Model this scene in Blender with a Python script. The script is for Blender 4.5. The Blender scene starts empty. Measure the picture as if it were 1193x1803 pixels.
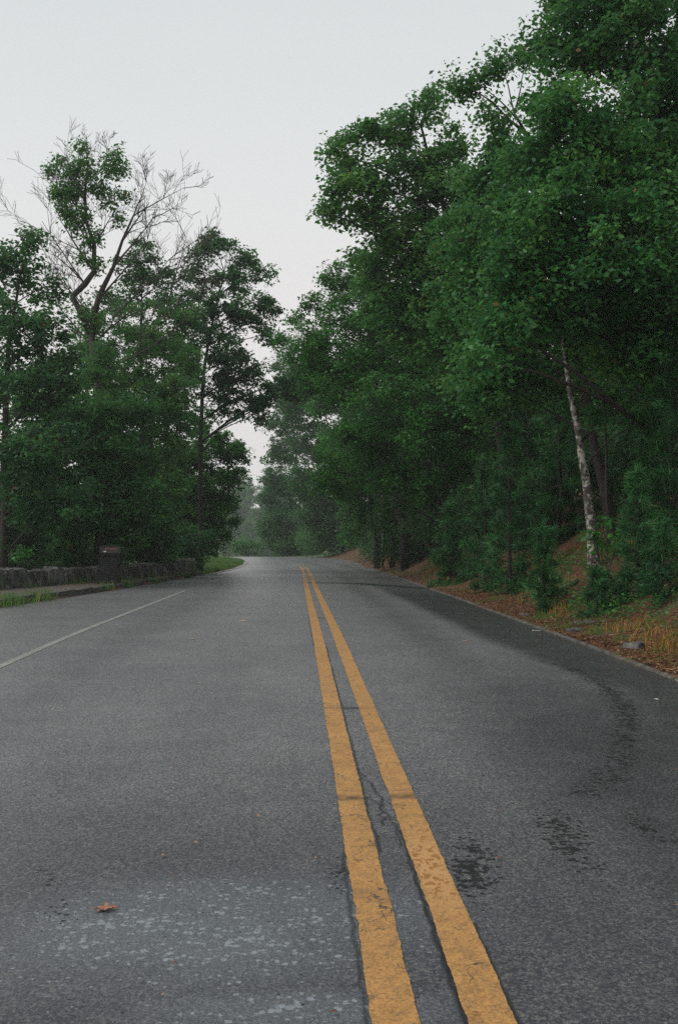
import bpy, math, random
import numpy as np
from math import radians as R, sin, cos, pi, sqrt
from mathutils import Vector

sc = bpy.context.scene
col = sc.collection
rng = np.random.default_rng(11)
random.seed(11)

# ------------------------------------------------------------------ camera
CAM_Z, FPX, CX, CY, HOR = 1.25, 1750.0, 596.5, 901.5, 940.0
PITCH = math.atan((HOR - CY) / FPX)
cam_d = bpy.data.cameras.new('camera')
cam = bpy.data.objects.new('camera', cam_d); col.objects.link(cam)
cam_d.sensor_fit = 'VERTICAL'; cam_d.sensor_height = 36.0; cam_d.lens = 36.0 * FPX / 1803.0
cam_d.clip_start = 0.05; cam_d.clip_end = 3000
cam.location = (0, 0, CAM_Z); cam.rotation_euler = (pi / 2 + PITCH, 0, 0)
sc.camera = cam

# ------------------------------------------------------------------ world, sun, exposure
SUN_EL, SUN_AZ = R(50), R(-105)
world = bpy.data.worlds.new('World'); sc.world = world; world.use_nodes = True
nt = world.node_tree; nt.nodes.clear()
wo = nt.nodes.new('ShaderNodeOutputWorld'); bg = nt.nodes.new('ShaderNodeBackground')
bg2 = nt.nodes.new('ShaderNodeBackground'); add = nt.nodes.new('ShaderNodeAddShader')
sky = nt.nodes.new('ShaderNodeTexSky'); sky.sky_type = 'NISHITA'; sky.sun_disc = False
sky.sun_elevation = SUN_EL; sky.sun_rotation = SUN_AZ; sky.dust_density = 4.0
tc = nt.nodes.new('ShaderNodeTexCoord'); sp = nt.nodes.new('ShaderNodeSeparateXYZ')
cr = nt.nodes.new('ShaderNodeValToRGB')
cn = nt.nodes.new('ShaderNodeTexNoise'); cn.inputs['Scale'].default_value = 2.2; cn.inputs['Detail'].default_value = 3; nt.links.new(tc.outputs['Generated'], cn.inputs['Vector'])
cm = nt.nodes.new('ShaderNodeMath'); cm.operation = 'MULTIPLY_ADD'; cm.inputs[1].default_value = .10; nt.links.new(cn.outputs['Fac'], cm.inputs[0]); 
nt.links.new(tc.outputs['Generated'], sp.inputs[0]); cz = nt.nodes.new('ShaderNodeMath'); cz.operation = 'SUBTRACT'; cz.inputs[1].default_value = .05; nt.links.new(sp.outputs['Z'], cz.inputs[0]); nt.links.new(cz.outputs[0], cm.inputs[2]); nt.links.new(cm.outputs[0], cr.inputs['Fac'])
cr.color_ramp.elements[0].position = 0.0; cr.color_ramp.elements[0].color = (.775, .75, .745, 1)
cr.color_ramp.elements[1].position = 1.0; cr.color_ramp.elements[1].color = (.74, .78, .79, 1)
for p, c in ((.20, (.785, .755, .750, 1)), (.34, (.73, .745, .745, 1)), (.48, (.665, .695, .70, 1))):
    e = cr.color_ramp.elements.new(p); e.color = c
nt.links.new(cr.outputs[0], bg.inputs[0]); bg.inputs[1].default_value = 0.91
nt.links.new(sky.outputs[0], bg2.inputs[0]); bg2.inputs[1].default_value = 0.004   # thick cloud lets little of the clear sky through
nt.links.new(bg.outputs[0], add.inputs[0]); nt.links.new(bg2.outputs[0], add.inputs[1])
nt.links.new(add.outputs[0], wo.inputs['Surface'])

sun_d = bpy.data.lights.new('sun', 'SUN'); sun = bpy.data.objects.new('sun', sun_d); col.objects.link(sun)
sun_d.energy = 1.5; sun_d.angle = R(30); sun_d.color = (1, .97, .93)
sv = Vector((sin(SUN_AZ) * cos(SUN_EL), cos(SUN_AZ) * cos(SUN_EL), sin(SUN_EL)))
sun.rotation_euler = sv.to_track_quat('Z', 'Y').to_euler()
sc.view_settings.view_transform = 'Standard'; sc.view_settings.look = 'None'
sc.view_settings.exposure = 0.2; sc.view_settings.gamma = 1.0
sc.cycles.max_bounces = 6; sc.cycles.diffuse_bounces = 3; sc.cycles.glossy_bounces = 2
sc.cycles.transmission_bounces = 2; sc.cycles.volume_bounces = 1; sc.cycles.transparent_max_bounces = 4
sc.cycles.use_denoising = False

# ------------------------------------------------------------------ helpers
def at(px, py, d):
    """point at forward distance d seen in direction (px,py)"""
    u = (px - CX) / FPX; v = (CY - py) / FPX
    y = cos(PITCH) - v * sin(PITCH); z = sin(PITCH) + v * cos(PITCH)
    return np.array((u / y * d, d, CAM_Z + z / y * d))

def tag(o, label=None, cat=None, group=None, kind=None):
    if label: o['label'] = label
    if cat: o['category'] = cat
    if group: o['group'] = group
    if kind: o['kind'] = kind
    return o

def mesh_obj(name, verts, faces, mat, parent=None, attrs=None, smooth=False, loc=None):
    """faces: list of tuples, or an (n,k) int array"""
    me = bpy.data.meshes.new(name)
    verts = np.asarray(verts, dtype=np.float32)
    if isinstance(faces, np.ndarray):
        n, k = faces.shape
        me.vertices.add(len(verts)); me.vertices.foreach_set('co', verts.ravel())
        me.loops.add(n * k); me.loops.foreach_set('vertex_index', faces.astype(np.int32).ravel())
        me.polygons.add(n); me.polygons.foreach_set('loop_start', np.arange(0, n * k, k, dtype=np.int32))
        me.update(calc_edges=True)
    else:
        me.from_pydata(verts.tolist(), [], faces); me.update()
    if smooth: me.polygons.foreach_set('use_smooth', np.ones(len(me.polygons), dtype=bool))
    for k_, v_ in (attrs or {}).items():
        a = me.attributes.new(k_, 'FLOAT', 'POINT'); a.data.foreach_set('value', np.asarray(v_, dtype=np.float32))
    me.materials.append(mat)
    o = bpy.data.objects.new(name, me); col.objects.link(o)
    if parent is not None: o.parent = parent
    if loc is not None: o.location = loc
    return o

def empty(name, loc):
    o = bpy.data.objects.new(name, None); col.objects.link(o); o.location = loc; o.empty_display_size = .3
    return o

class MB:
    def __init__(s): s.v = []; s.f = []
    def tube(s, pts, rad, sides=6, cap=True):
        pts = [Vector(p) for p in pts]; n = len(pts); base = len(s.v)
        ref = Vector((.31, .93, .17))
        for i in range(n):
            t = (pts[min(i + 1, n - 1)] - pts[max(i - 1, 0)])
            if t.length < 1e-6: t = Vector((0, 0, 1))
            t.normalize()
            a = t.cross(ref)
            if a.length < .1: a = t.cross(Vector((1, 0, 0)))
            a.normalize(); b = t.cross(a)
            for k in range(sides):
                th = 2 * pi * k / sides
                s.v.append(tuple(pts[i] + (a * cos(th) + b * sin(th)) * rad[i]))
        for i in range(n - 1):
            for k in range(sides):
                k2 = (k + 1) % sides
                s.f.append((base + i * sides + k, base + i * sides + k2, base + (i + 1) * sides + k2, base + (i + 1) * sides + k))
        if cap:
            s.f.append(tuple(base + k for k in range(sides))[::-1]); s.f.append(tuple(base + (n - 1) * sides + k for k in range(sides)))
    def box(s, c, h, rot=0, jit=0.0, top=None):
        base = len(s.v); c = Vector(c)
        for sz in (-1, 1):
            for sx, sy in ((-1, -1), (1, -1), (1, 1), (-1, 1)):
                x = sx * h[0] + random.uniform(-jit, jit); y = sy * h[1] + random.uniform(-jit, jit); z = sz * h[2] + random.uniform(-jit, jit)
                s.v.append((c.x + x * cos(rot) - y * sin(rot), c.y + x * sin(rot) + y * cos(rot), c.z + z))
        b = base
        s.f += [(b, b + 3, b + 2, b + 1), (b + 4, b + 5, b + 6, b + 7), (b, b + 1, b + 5, b + 4), (b + 1, b + 2, b + 6, b + 5), (b + 2, b + 3, b + 7, b + 6), (b + 3, b, b + 4, b + 7)]
    def build(s, name, mat, parent=None, smooth=False, loc=None, origin=None):
        v = np.array(s.v)
        if origin is not None: v = v - np.asarray(origin)
        return mesh_obj(name, v, s.f, mat, parent, smooth=smooth, loc=loc)

# value noise for geometry
_perm = np.random.default_rng(5).random((256, 256))
def vnoise(x, y, s=1.0, o=0):
    x = np.asarray(x) / s + 37.3 + o * 17.1; y = np.asarray(y) / s + 91.7 + o * 5.3
    xi = np.floor(x).astype(int); yi = np.floor(y).astype(int); fx = x - xi; fy = y - yi
    fx = fx * fx * (3 - 2 * fx); fy = fy * fy * (3 - 2 * fy)
    g = lambda a, b: _perm[a % 256, b % 256]
    return (g(xi, yi) * (1 - fx) * (1 - fy) + g(xi + 1, yi) * fx * (1 - fy) + g(xi, yi + 1) * (1 - fx) * fy + g(xi + 1, yi + 1) * fx * fy)
def smooth(t): t = np.clip(t, 0, 1); return t * t * (3 - 2 * t)

# ------------------------------------------------------------------ materials
def new_mat(name):
    m = bpy.data.materials.new(name); m.use_nodes = True
    n = m.node_tree.nodes; b = n['Principled BSDF']
    return m, m.node_tree, b
def node(nt, t, **kw):
    n = nt.nodes.new(t)
    for k, v in kw.items(): setattr(n, k, v)
    return n
def noise(nt, scale, detail=4, rough=.6, vec=None, dist=0):
    n = node(nt, 'ShaderNodeTexNoise'); n.inputs['Scale'].default_value = scale
    n.inputs['Detail'].default_value = detail; n.inputs['Roughness'].default_value = rough; n.inputs['Distortion'].default_value = dist
    if vec is not None: nt.links.new(vec, n.inputs['Vector'])
    return n.outputs['Fac']
def ramp(nt, fac, stops, interp='LINEAR'):
    r = node(nt, 'ShaderNodeValToRGB'); r.color_ramp.interpolation = interp
    el = r.color_ramp.elements
    el[0].position = stops[0][0]; el[0].color = (*stops[0][1], 1) if len(stops[0][1]) == 3 else stops[0][1]
    el[1].position = stops[-1][0]; el[1].color = (*stops[-1][1], 1)
    for p, c in stops[1:-1]:
        e = el.new(p); e.color = (*c, 1)
    nt.links.new(fac, r.inputs['Fac']); return r.outputs['Color']
def mix(nt, fac, a, b, mode='MIX'):
    m = node(nt, 'ShaderNodeMix', data_type='RGBA', blend_type=mode)
    if isinstance(fac, (int, float)): m.inputs['Factor'].default_value = fac
    else: nt.links.new(fac, m.inputs['Factor'])
    for s, v in (('A', a), ('B', b)):
        i = [x for x in m.inputs if x.name == s and x.type == 'RGBA'][0]
        if isinstance(v, tuple): i.default_value = (*v, 1) if len(v) == 3 else v
        else: nt.links.new(v, i)
    return [x for x in m.outputs if x.type == 'RGBA'][0]
def math_(nt, op, a, b=None, c=None, clamp=False):
    m = node(nt, 'ShaderNodeMath', operation=op); m.use_clamp = clamp
    for i, v in enumerate((a, b, c)):
        if v is None: continue
        if isinstance(v, (int, float)): m.inputs[i].default_value = v
        else: nt.links.new(v, m.inputs[i])
    return m.outputs[0]
def attr(nt, name):
    a = node(nt, 'ShaderNodeAttribute', attribute_name=name); return a.outputs['Fac']
def pos(nt): return node(nt, 'ShaderNodeNewGeometry').outputs['Position']
def bump(nt, h, strength, dist, b):
    bp = node(nt, 'ShaderNodeBump'); bp.inputs['Strength'].default_value = strength; bp.inputs['Distance'].default_value = dist
    nt.links.new(h, bp.inputs['Height']); nt.links.new(bp.outputs[0], b.inputs['Normal']); return bp

def leaf_mat(name, dark, mid, light, rough=.5, trans=.42, spec=.35, odd=(.25, .12, .03), odd_at=.996):
    m, nt, b = new_mat(name)
    t = attr(nt, 'tint')
    c = ramp(nt, t, [(0, dark), (.5, mid), (odd_at - .02, light), (odd_at, odd), (1, odd)])
    big = ramp(nt, noise(nt, .7, 2, .5, pos(nt)), [(.3, (.75, .80, .80)), (.7, (1.25, 1.18, 1.0))])
    c = mix(nt, 1.0, c, big, 'MULTIPLY')
    nt.links.new(c, b.inputs['Base Color']); b.inputs['Roughness'].default_value = rough
    b.inputs['Specular IOR Level'].default_value = spec
    out = nt.nodes['Material Output']
    tr = node(nt, 'ShaderNodeBsdfTranslucent'); nt.links.new(mix(nt, .6, c, (.13, .30, .07)), tr.inputs['Color'])
    ms = node(nt, 'ShaderNodeMixShader'); ms.inputs[0].default_value = trans
    nt.links.new(b.outputs[0], ms.inputs[1]); nt.links.new(tr.outputs[0], ms.inputs[2]); nt.links.new(ms.outputs[0], out.inputs['Surface'])
    return m
M = {}
M['oak'] = leaf_mat('oak_leaves', (.010, .070, .024), (.024, .155, .040), (.120, .300, .062))
M['oak_dark'] = leaf_mat('dark_leaves', (.009, .052, .022), (.017, .095, .034), (.040, .160, .050), odd_at=.995)
M['maple'] = leaf_mat('maple_leaves', (.014, .092, .018), (.030, .175, .030), (.075, .290, .040), rough=.5, trans=.32)
M['pale'] = leaf_mat('pale_leaves', (.016, .085, .028), (.045, .190, .045), (.160, .320, .065), rough=.5)
M['pine'] = leaf_mat('pine_needles', (.008, .048, .016), (.016, .095, .026), (.042, .180, .036), rough=.55, trans=.1, odd_at=.996, odd=(.16, .08, .02))
M['grass'] = leaf_mat('grass_blades', (.05, .10, .02), (.08, .17, .03), (.14, .22, .05), rough=.6, odd_at=.97, odd=(.25, .17, .06))
M['dry'] = leaf_mat('dry_grass', (.20, .070, .020), (.38, .150, .045), (.46, .27, .09), rough=.8, trans=.2, odd_at=.97)
M['litter'] = leaf_mat('leaf_litter', (.06, .022, .012), (.20, .075, .032), (.40, .21, .11), rough=.75, trans=.05, odd_at=.96, odd=(.50, .38, .30))

def bark(name, c1, c2, lichen=None, sc_=1.0):
    m, nt, b = new_mat(name)
    mp = node(nt, 'ShaderNodeMapping'); mp.inputs['Scale'].default_value = (1, 1, .25)
    nt.links.new(pos(nt), mp.inputs['Vector'])
    f = noise(nt, 28 * sc_, 5, .65, mp.outputs[0]); c = ramp(nt, f, [(.35, c1), (.65, c2)])
    if lichen:
        l = noise(nt, 9, 6, .75, pos(nt)); k = ramp(nt, l, [(.51, (0, 0, 0)), (.57, (1, 1, 1))])
        c = mix(nt, k, c, lichen)
    nt.links.new(c, b.inputs['Base Color']); b.inputs['Roughness'].default_value = .85
    bump(nt, f, .6, .02, b); return m
M['bark'] = bark('bark', (.012, .009, .008), (.045, .036, .030))
M['bark_pale'] = bark('lichened_bark', (.035, .026, .026), (.10, .085, .08), (.42, .41, .34))
M['bark_dead'] = bark('dead_branch_bark', (.07, .065, .055), (.17, .155, .13))
M['bark_twig'] = bark('twig_bark', (.028, .024, .020), (.075, .062, .05))

# asphalt
def asphalt():
    m, nt, b = new_mat('wet_asphalt'); p = pos(nt)
    fine = noise(nt, 260, 3, .8, p); mid = noise(nt, 75, 5, .8, p); big = noise(nt, .8, 4, .55, p); patch = noise(nt, 6, 4, .6, p)
    vor = node(nt, 'ShaderNodeTexVoronoi'); vor.inputs['Scale'].default_value = 120; nt.links.new(p, vor.inputs['Vector'])
    stone = ramp(nt, vor.outputs['Color'], [(.25, (.020, .021, .025)), (.55, (.055, .055, .060)), (.85, (.21, .19, .165))])
    c = mix(nt, .5, ramp(nt, mid, [(.34, (.014, .016, .021)), (.5, (.068, .069, .075)), (.68, (.20, .19, .18))]), stone)
    c = mix(nt, 1.0, c, ramp(nt, fine, [(.3, (.40, .41, .46)), (.7, (1.45, 1.45, 1.45))]), 'MULTIPLY')
    c = mix(nt, 1.0, c, ramp(nt, big, [(.3, (1.62, 1.62, 1.64)), (.7, (2.1, 2.08, 2.07))]), 'MULTIPLY')
    c = mix(nt, 1.0, c, ramp(nt, patch, [(.3, (.93, .93, .93)), (.7, (1.06, 1.06, 1.06))]), 'MULTIPLY')
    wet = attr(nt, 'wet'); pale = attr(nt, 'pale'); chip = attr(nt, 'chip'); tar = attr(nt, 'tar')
    wet_and_shade_n = math_(nt, 'ADD', wet, math_(nt, 'MULTIPLY', math_(nt, 'SUBTRACT', noise(nt, 2.6, 5, .6, p), .5), .45), clamp=True)
    wet_and_shade_n = math_(nt, 'MULTIPLY', wet_and_shade_n, math_(nt, 'GREATER_THAN', wet, .001))
    c = mix(nt, wet_and_shade_n, c, mix(nt, 1.0, c, (.19, .212, .245), 'MULTIPLY'))  # darkens damp areas and the vignette shade painted in near the camera
    # scuffed pale flecks and places where the seal coat flaked off
    wv = noise(nt, 60, 3, .7, p); wv2 = noise(nt, 9, 3, .6, p)
    def flakes(scale, amount, k0, k1):
        v = node(nt, 'ShaderNodeTexVoronoi'); v.inputs['Scale'].default_value = scale; nt.links.new(p, v.inputs['Vector'])
        sz = node(nt, 'ShaderNodeSeparateColor'); nt.links.new(v.outputs['Color'], sz.inputs[0])
        d = math_(nt, 'ADD', v.outputs['Distance'], math_(nt, 'MULTIPLY', math_(nt, 'SUBTRACT', wv, .5), 1.5))
        th = math_(nt, 'MULTIPLY', math_(nt, 'MULTIPLY', amount, k1), math_(nt, 'ADD', sz.outputs[0], math_(nt, 'SUBTRACT', wv2, .5)))
        return math_(nt, 'LESS_THAN', math_(nt, 'ADD', d, k0), th)
    flm = flakes(40, math_(nt, 'MULTIPLY', pale, ramp(nt, noise(nt, 7, 3, .6, p), [(.35, (.35, .35, .35)), (.65, (1.25, 1.25, 1.25))])), .0, .66)
    c = mix(nt, math_(nt, 'MULTIPLY', pale, .62), c, (.125, .140, .155))
    c = mix(nt, math_(nt, 'MULTIPLY', math_(nt, 'MULTIPLY', pale, .55), ramp(nt, noise(nt, 150, 3, .7, p), [(.5, (0, 0, 0)), (.66, (1, 1, 1))])), c, (.30, .32, .34))
    c = mix(nt, math_(nt, 'MULTIPLY', flm, ramp(nt, wv, [(.3, (.35, .35, .35)), (.6, (.9, .9, .9))])), c, (.30, .33, .36))
    chm = flakes(42, chip, .0, 1.25)
    c = mix(nt, chm, c, (.006, .006, .007))
    c = mix(nt, tar, c, (.012, .012, .014))
    nt.links.new(c, b.inputs['Base Color'])
    rr = math_(nt, 'SUBTRACT', .38, math_(nt, 'MULTIPLY', wet_and_shade_n, .16)); rr = math_(nt, 'SUBTRACT', rr, math_(nt, 'MULTIPLY', pale, .12))
    nt.links.new(rr, b.inputs['Roughness']); b.inputs['Specular IOR Level'].default_value = .5
    h = math_(nt, 'ADD', mid, math_(nt, 'MULTIPLY', fine, .5)); h = math_(nt, 'SUBTRACT', h, math_(nt, 'MULTIPLY', chm, 1.6))
    bump(nt, h, .55, .007, b); return m
M['asphalt'] = asphalt()

def node_color(nt, p):
    n = node(nt, 'ShaderNodeTexNoise'); n.inputs['Scale'].default_value = 12; nt.links.new(p, n.inputs['Vector']); return n.outputs['Color']
def paint(name, base, dirt, worn_to=(.05, .05, .05), wear=.0):
    m, nt, b = new_mat(name); p = pos(nt)
    mid = noise(nt, 110, 4, .7, p); blotch = noise(nt, 3.2, 5, .6, p)
    c = mix(nt, ramp(nt, blotch, [(.35, (0, 0, 0)), (.75, (.75, .75, .75))]), base, dirt)
    c = mix(nt, 1.0, c, ramp(nt, mid, [(.3, (.45, .44, .42)), (.6, (1.18, 1.18, 1.16))]), 'MULTIPLY')
    c = mix(nt, ramp(nt, noise(nt, 14, 6, .75, p), [(.50, (0, 0, 0)), (.70, (.6, .6, .6))]), c, worn_to)
    vc = node(nt, 'ShaderNodeTexVoronoi', feature='DISTANCE_TO_EDGE'); vc.inputs['Scale'].default_value = 9; nt.links.new(mix(nt, .12, p, node_color(nt, p)), vc.inputs['Vector'])
    c = mix(nt, math_(nt, 'MULTIPLY', math_(nt, 'LESS_THAN', vc.outputs['Distance'], .014), math_(nt, 'GREATER_THAN', noise(nt, 4, 2, .5, p), .53)), c, worn_to)
    crack = noise(nt, 60, 5, .8, p)
    c = mix(nt, ramp(nt, crack, [(.30, (1, 1, 1)), (.345 + wear, (0, 0, 0))]), c, worn_to)
    chip = attr(nt, 'chip'); tar = attr(nt, 'tar')
    mp2 = node(nt, 'ShaderNodeMapping'); mp2.inputs['Scale'].default_value = (1.0, .6, 1); nt.links.new(p, mp2.inputs['Vector'])
    ch = noise(nt, 40, 3, .6, mp2.outputs[0], .5)
    k = math_(nt, 'MULTIPLY', math_(nt, 'GREATER_THAN', math_(nt, 'ADD', ch, math_(nt, 'MULTIPLY', chip, .16)), .69), math_(nt, 'GREATER_THAN', chip, .05))
    c = mix(nt, math_(nt, 'MULTIPLY', chip, .45), c, (.50, .30, .12))
    c = mix(nt, k, c, (.27, .115, .016))
    c = mix(nt, tar, c, (.075, .045, .015))
    nt.links.new(c, b.inputs['Base Color']); b.inputs['Roughness'].default_value = .62
    bump(nt, math_(nt, 'SUBTRACT', mid, k), .5, .005, b); return m
M['yellow'] = paint('yellow_paint', (.43, .222, .066), (.31, .155, .046), (.08, .055, .03))
M['white'] = paint('white_paint', (.27, .265, .255), (.15, .145, .14), wear=.06)

def ground_mat():
    m, nt, b = new_mat('forest_floor'); p = pos(nt)
    n1 = noise(nt, 1.3, 6, .65, p); n2 = noise(nt, 24, 5, .7, p); n3 = noise(nt, .45, 3, .5, p)
    c = ramp(nt, n2, [(.3, (.020, .008, .004)), (.5, (.085, .030, .013)), (.72, (.20, .080, .032))])
    c = mix(nt, ramp(nt, n1, [(.5, (0, 0, 0)), (.62, (1, 1, 1))]), c, ramp(nt, n2, [(.3, (.04, .05, .015)), (.7, (.10, .10, .04))]))
    c = mix(nt, math_(nt, 'MULTIPLY', attr(nt, 'lawn'), .9), c, ramp(nt, n2, [(.3, (.030, .065, .014)), (.7, (.07, .13, .03))]))
    nt.links.new(c, b.inputs['Base Color']); b.inputs['Roughness'].default_value = .9
    bump(nt, n2, .8, .04, b); return m
M['ground'] = ground_mat()

def stone(name, moss=.5, dark=(.012, .012, .012), mid=(.055, .055, .052), light=(.22, .22, .20), streak=True):
    m, nt, b = new_mat(name); p = pos(nt)
    mp = node(nt, 'ShaderNodeMapping'); mp.inputs['Scale'].default_value = (1, 1, .55 if streak else 1); nt.links.new(p, mp.inputs['Vector'])
    n1 = noise(nt, 5, 6, .75, mp.outputs[0], .5); n2 = noise(nt, 40, 4, .7, p)
    c = ramp(nt, n1, [(.36, dark), (.52, mid), (.70, light)])
    c = mix(nt, 1.0, c, ramp(nt, n2, [(.3, (.6, .6, .6)), (.7, (1.3, 1.3, 1.3))]), 'MULTIPLY')
    g = ramp(nt, noise(nt, 2.2, 5, .7, p), [(.62 - moss * .2, (0, 0, 0)), (.72 - moss * .2, (1, 1, 1))])
    c = mix(nt, g, c, ramp(nt, n2, [(.3, (.02, .045, .012)), (.7, (.10, .14, .04))]))
    nt.links.new(c, b.inputs['Base Color']); b.inputs['Roughness'].default_value = .85
    bump(nt, n1, .7, .03, b); return m
M['wall'] = stone('mossy_wall_stone', .35, (.012, .012, .012), (.085, .085, .08), (.34, .34, .31))
M['endstone'] = stone('moss_covered_end_stone', .85, mid=(.09, .09, .08), light=(.42, .42, .36))
M['pedestal'] = stone('damp_pedestal_stone', .05, (.008, .008, .009), (.020, .019, .019), (.05, .048, .045), False)
M['rock'] = stone('bank_rock', .15, (.04, .035, .032), (.10, .09, .085), (.24, .22, .20), False)
M['kerb'] = stone('kerb_stone', .25, (.03, .027, .025), (.075, .068, .062), (.17, .155, .14), False)
M['edging'] = stone('worn_edging', .1, (.035, .032, .028), (.09, .082, .07), (.20, .18, .155), False)
M['walk'] = stone('old_sidewalk', .12, (.05, .04, .036), (.085, .07, .062), (.14, .12, .105), False)
def plain(name, c1, c2, sc_=12, rough=.7):
    m, nt, b = new_mat(name); nt.links.new(ramp(nt, noise(nt, sc_, 5, .7, pos(nt)), [(.35, c1), (.65, c2)]), b.inputs['Base Color'])
    b.inputs['Roughness'].default_value = rough; return m
M['plaque'] = plain('faded_sign_face', (.10, .045, .035), (.26, .13, .10), 6, .4)
M['plaque_frame'] = plain('sign_frame', (.02, .018, .016), (.06, .052, .046), 20, .5)
M['plaque_white'] = plain('sign_white', (.6, .6, .6), (.75, .75, .74), 20, .5)
M['redleaf'] = plain('fallen_leaf', (.28, .115, .065), (.40, .18, .11), 30, .6)
M['tanleaf'] = plain('pale_fallen_leaf', (.42, .26, .17), (.62, .46, .36), 60, .6)
M['chipwhite'] = plain('pale_wood_chip', (.55, .52, .46), (.75, .72, .66), 60, .6)

# ------------------------------------------------------------------ terrain functions
_yy = np.linspace(-60, 420, 4801)
_zz = np.interp(_yy, [-60, 12, 25, 35, 50, 80, 90, 100, 130, 200, 240, 300, 420], [0, 0, -.17, -.25, -.47, -.60, -.85, -1.3, -3.0, -5.5, -5, 0, 12])
_k = np.hanning(61); _k /= _k.sum(); _zp = np.pad(_zz, 30, mode='edge'); _zz = np.convolve(_zp, _k, 'valid')
def zr(y): return np.interp(y, _yy, _zz)
RE = np.array([(-60, 5.6), (0, 3.22), (8.75, 2.88), (13, 2.70), (22, 2.50), (34, 2.05), (46, 1.65), (60, 1.10), (68, .45), (74, -.55), (80, -2.2), (86, -5.5), (90, -10), (93, -18), (95, -30), (96, -60)])
LE = np.array([(-60, -8), (0, -6.75), (10, -6.4), (18.6, -6.1), (25, -5.72), (31, -5.3), (36.5, -5.04), (46, -5.15), (56, -5.45), (63, -5.95), (69, -6.8), (74, -8.1), (78, -10.0), (81, -13), (83.5, -20), (85, -32), (86, -60)])
def xr(y): return np.where(y > 96, -1e3, np.interp(y, RE[:, 0], RE[:, 1]))
def xl(y): return np.where(y > 86, -1e4, np.interp(y, LE[:, 0], LE[:, 1]))
def dense(E, n=400):
    s = np.concatenate([[0], np.cumsum(np.hypot(*np.diff(E, axis=0).T))]); t = np.linspace(0, s[-1], n)
    y = np.interp(t, s, E[:, 0]); x = np.interp(t, s, E[:, 1]); return x, y
RX, RY = dense(RE); LX, LY = dense(LE)
def dist_to(x, y, PX, PY):
    x = np.asarray(x, float).ravel(); y = np.asarray(y, float).ravel(); out = np.empty(len(x))
    for i in range(0, len(x), 4000):
        out[i:i + 4000] = np.sqrt(((x[i:i + 4000, None] - PX) ** 2 + (y[i:i + 4000, None] - PY) ** 2).min(1))
    return out
WALL = [(-8.9, 14.5), (-7.5, 22.8), (-6.72, 27.3), (-4.98, 34.2)]      # line of the wall's road face
def xwall(y): return np.interp(y, [p[1] for p in WALL], [p[0] for p in WALL])
def H(x, y):
    """ground height"""
    x = np.asarray(x, float); y = np.asarray(y, float); sh = x.shape; x = x.ravel(); y = y.ravel()
    base = zr(y); z = base - .05
    right = x > xr(y); left = x < xl(y)
    if right.any():
        d = dist_to(x[right], y[right], RX, RY); yy = y[right]; xx = x[right]
        h = .02 + .05 * smooth(d / .4) + 1.75 * smooth((d - .35) / 3.4) * (0.75 + .25 * vnoise(xx, yy, 4)) + .30 * np.clip(d - 3, 0, 40) * smooth((d - 3) / 4) * .8
        h = np.minimum(h, 11 + 0 * h)
        far = smooth((yy - 70) / 18); h = h * (1 - .97 * far)
        h += (vnoise(xx, yy, .8) - .5) * .16 * smooth(d / .8) + (vnoise(xx, yy, .25, 3) - .5) * .06 * smooth(d / .4)
        z[right] = base[right] + h
    if left.any():
        xx = x[left]; yy = y[left]; d = xl(yy) - xx
        walk = smooth((37.5 - yy) / 2)                 # the stretch with kerb and pavement
        back = np.clip(xwall(np.minimum(yy, 34)) - .5 - xx, 0, 60)
        hw = .07 - .16 * back - .05 * smooth(back / .5); hw = np.maximum(hw, -7)
        hl = .02 + .10 * smooth(d / 2.5) - .22 * np.clip(d - 5, 0, 30)
        hl = np.maximum(hl, -7)
        h = hw * walk + hl * (1 - walk) + (vnoise(xx, yy, 1.1) - .5) * .10 * smooth((np.maximum(back * walk, d * (1 - walk)) - .1) / 1.0)
        z[left] = base[left] + h
    return z.reshape(sh)
def Hs(x, y): return float(H(np.array([x]), np.array([y]))[0])

def axis(segs):
    out = [segs[0][0]]
    for a, b, s in segs: out += list(np.linspace(a, b, max(1, int(round((b - a) / s))) + 1)[1:])
    return np.array(out)
gx = axis([(-450, -60, 30), (-60, -20, 2.5), (-20, -10, .6), (-10, -4.5, .25), (-4.5, 2, .5), (2, 8, .12), (8, 16, .5), (16, 60, 2.5), (60, 450, 30)])
gy = axis([(-60, 0, 3), (0, 6, .5), (6, 24, .15), (24, 50, .35), (50, 100, .8), (100, 160, 4), (160, 420, 20)])
GX, GY = np.meshgrid(gx, gy); GZ = H(GX, GY)
nx, ny = len(gx), len(gy)
idx = np.arange(nx * ny).reshape(ny, nx)
F = np.stack([idx[:-1, :-1], idx[:-1, 1:], idx[1:, 1:], idx[1:, :-1]], -1).reshape(-1, 4)
lawn = (GY > 78).astype(float) * (GX < 2) + ((GX < xl(GY)) & (GY > 36.5)).astype(float) * smooth((xl(GY) - GX) / .3)
tag(mesh_obj('ground', np.stack([GX, GY, GZ], -1).reshape(-1, 3), F, M['ground'], attrs={'lawn': lawn.ravel()}, smooth=True),
    'brown leaf strewn earth of the wooded bank and verges', kind='structure')

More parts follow.
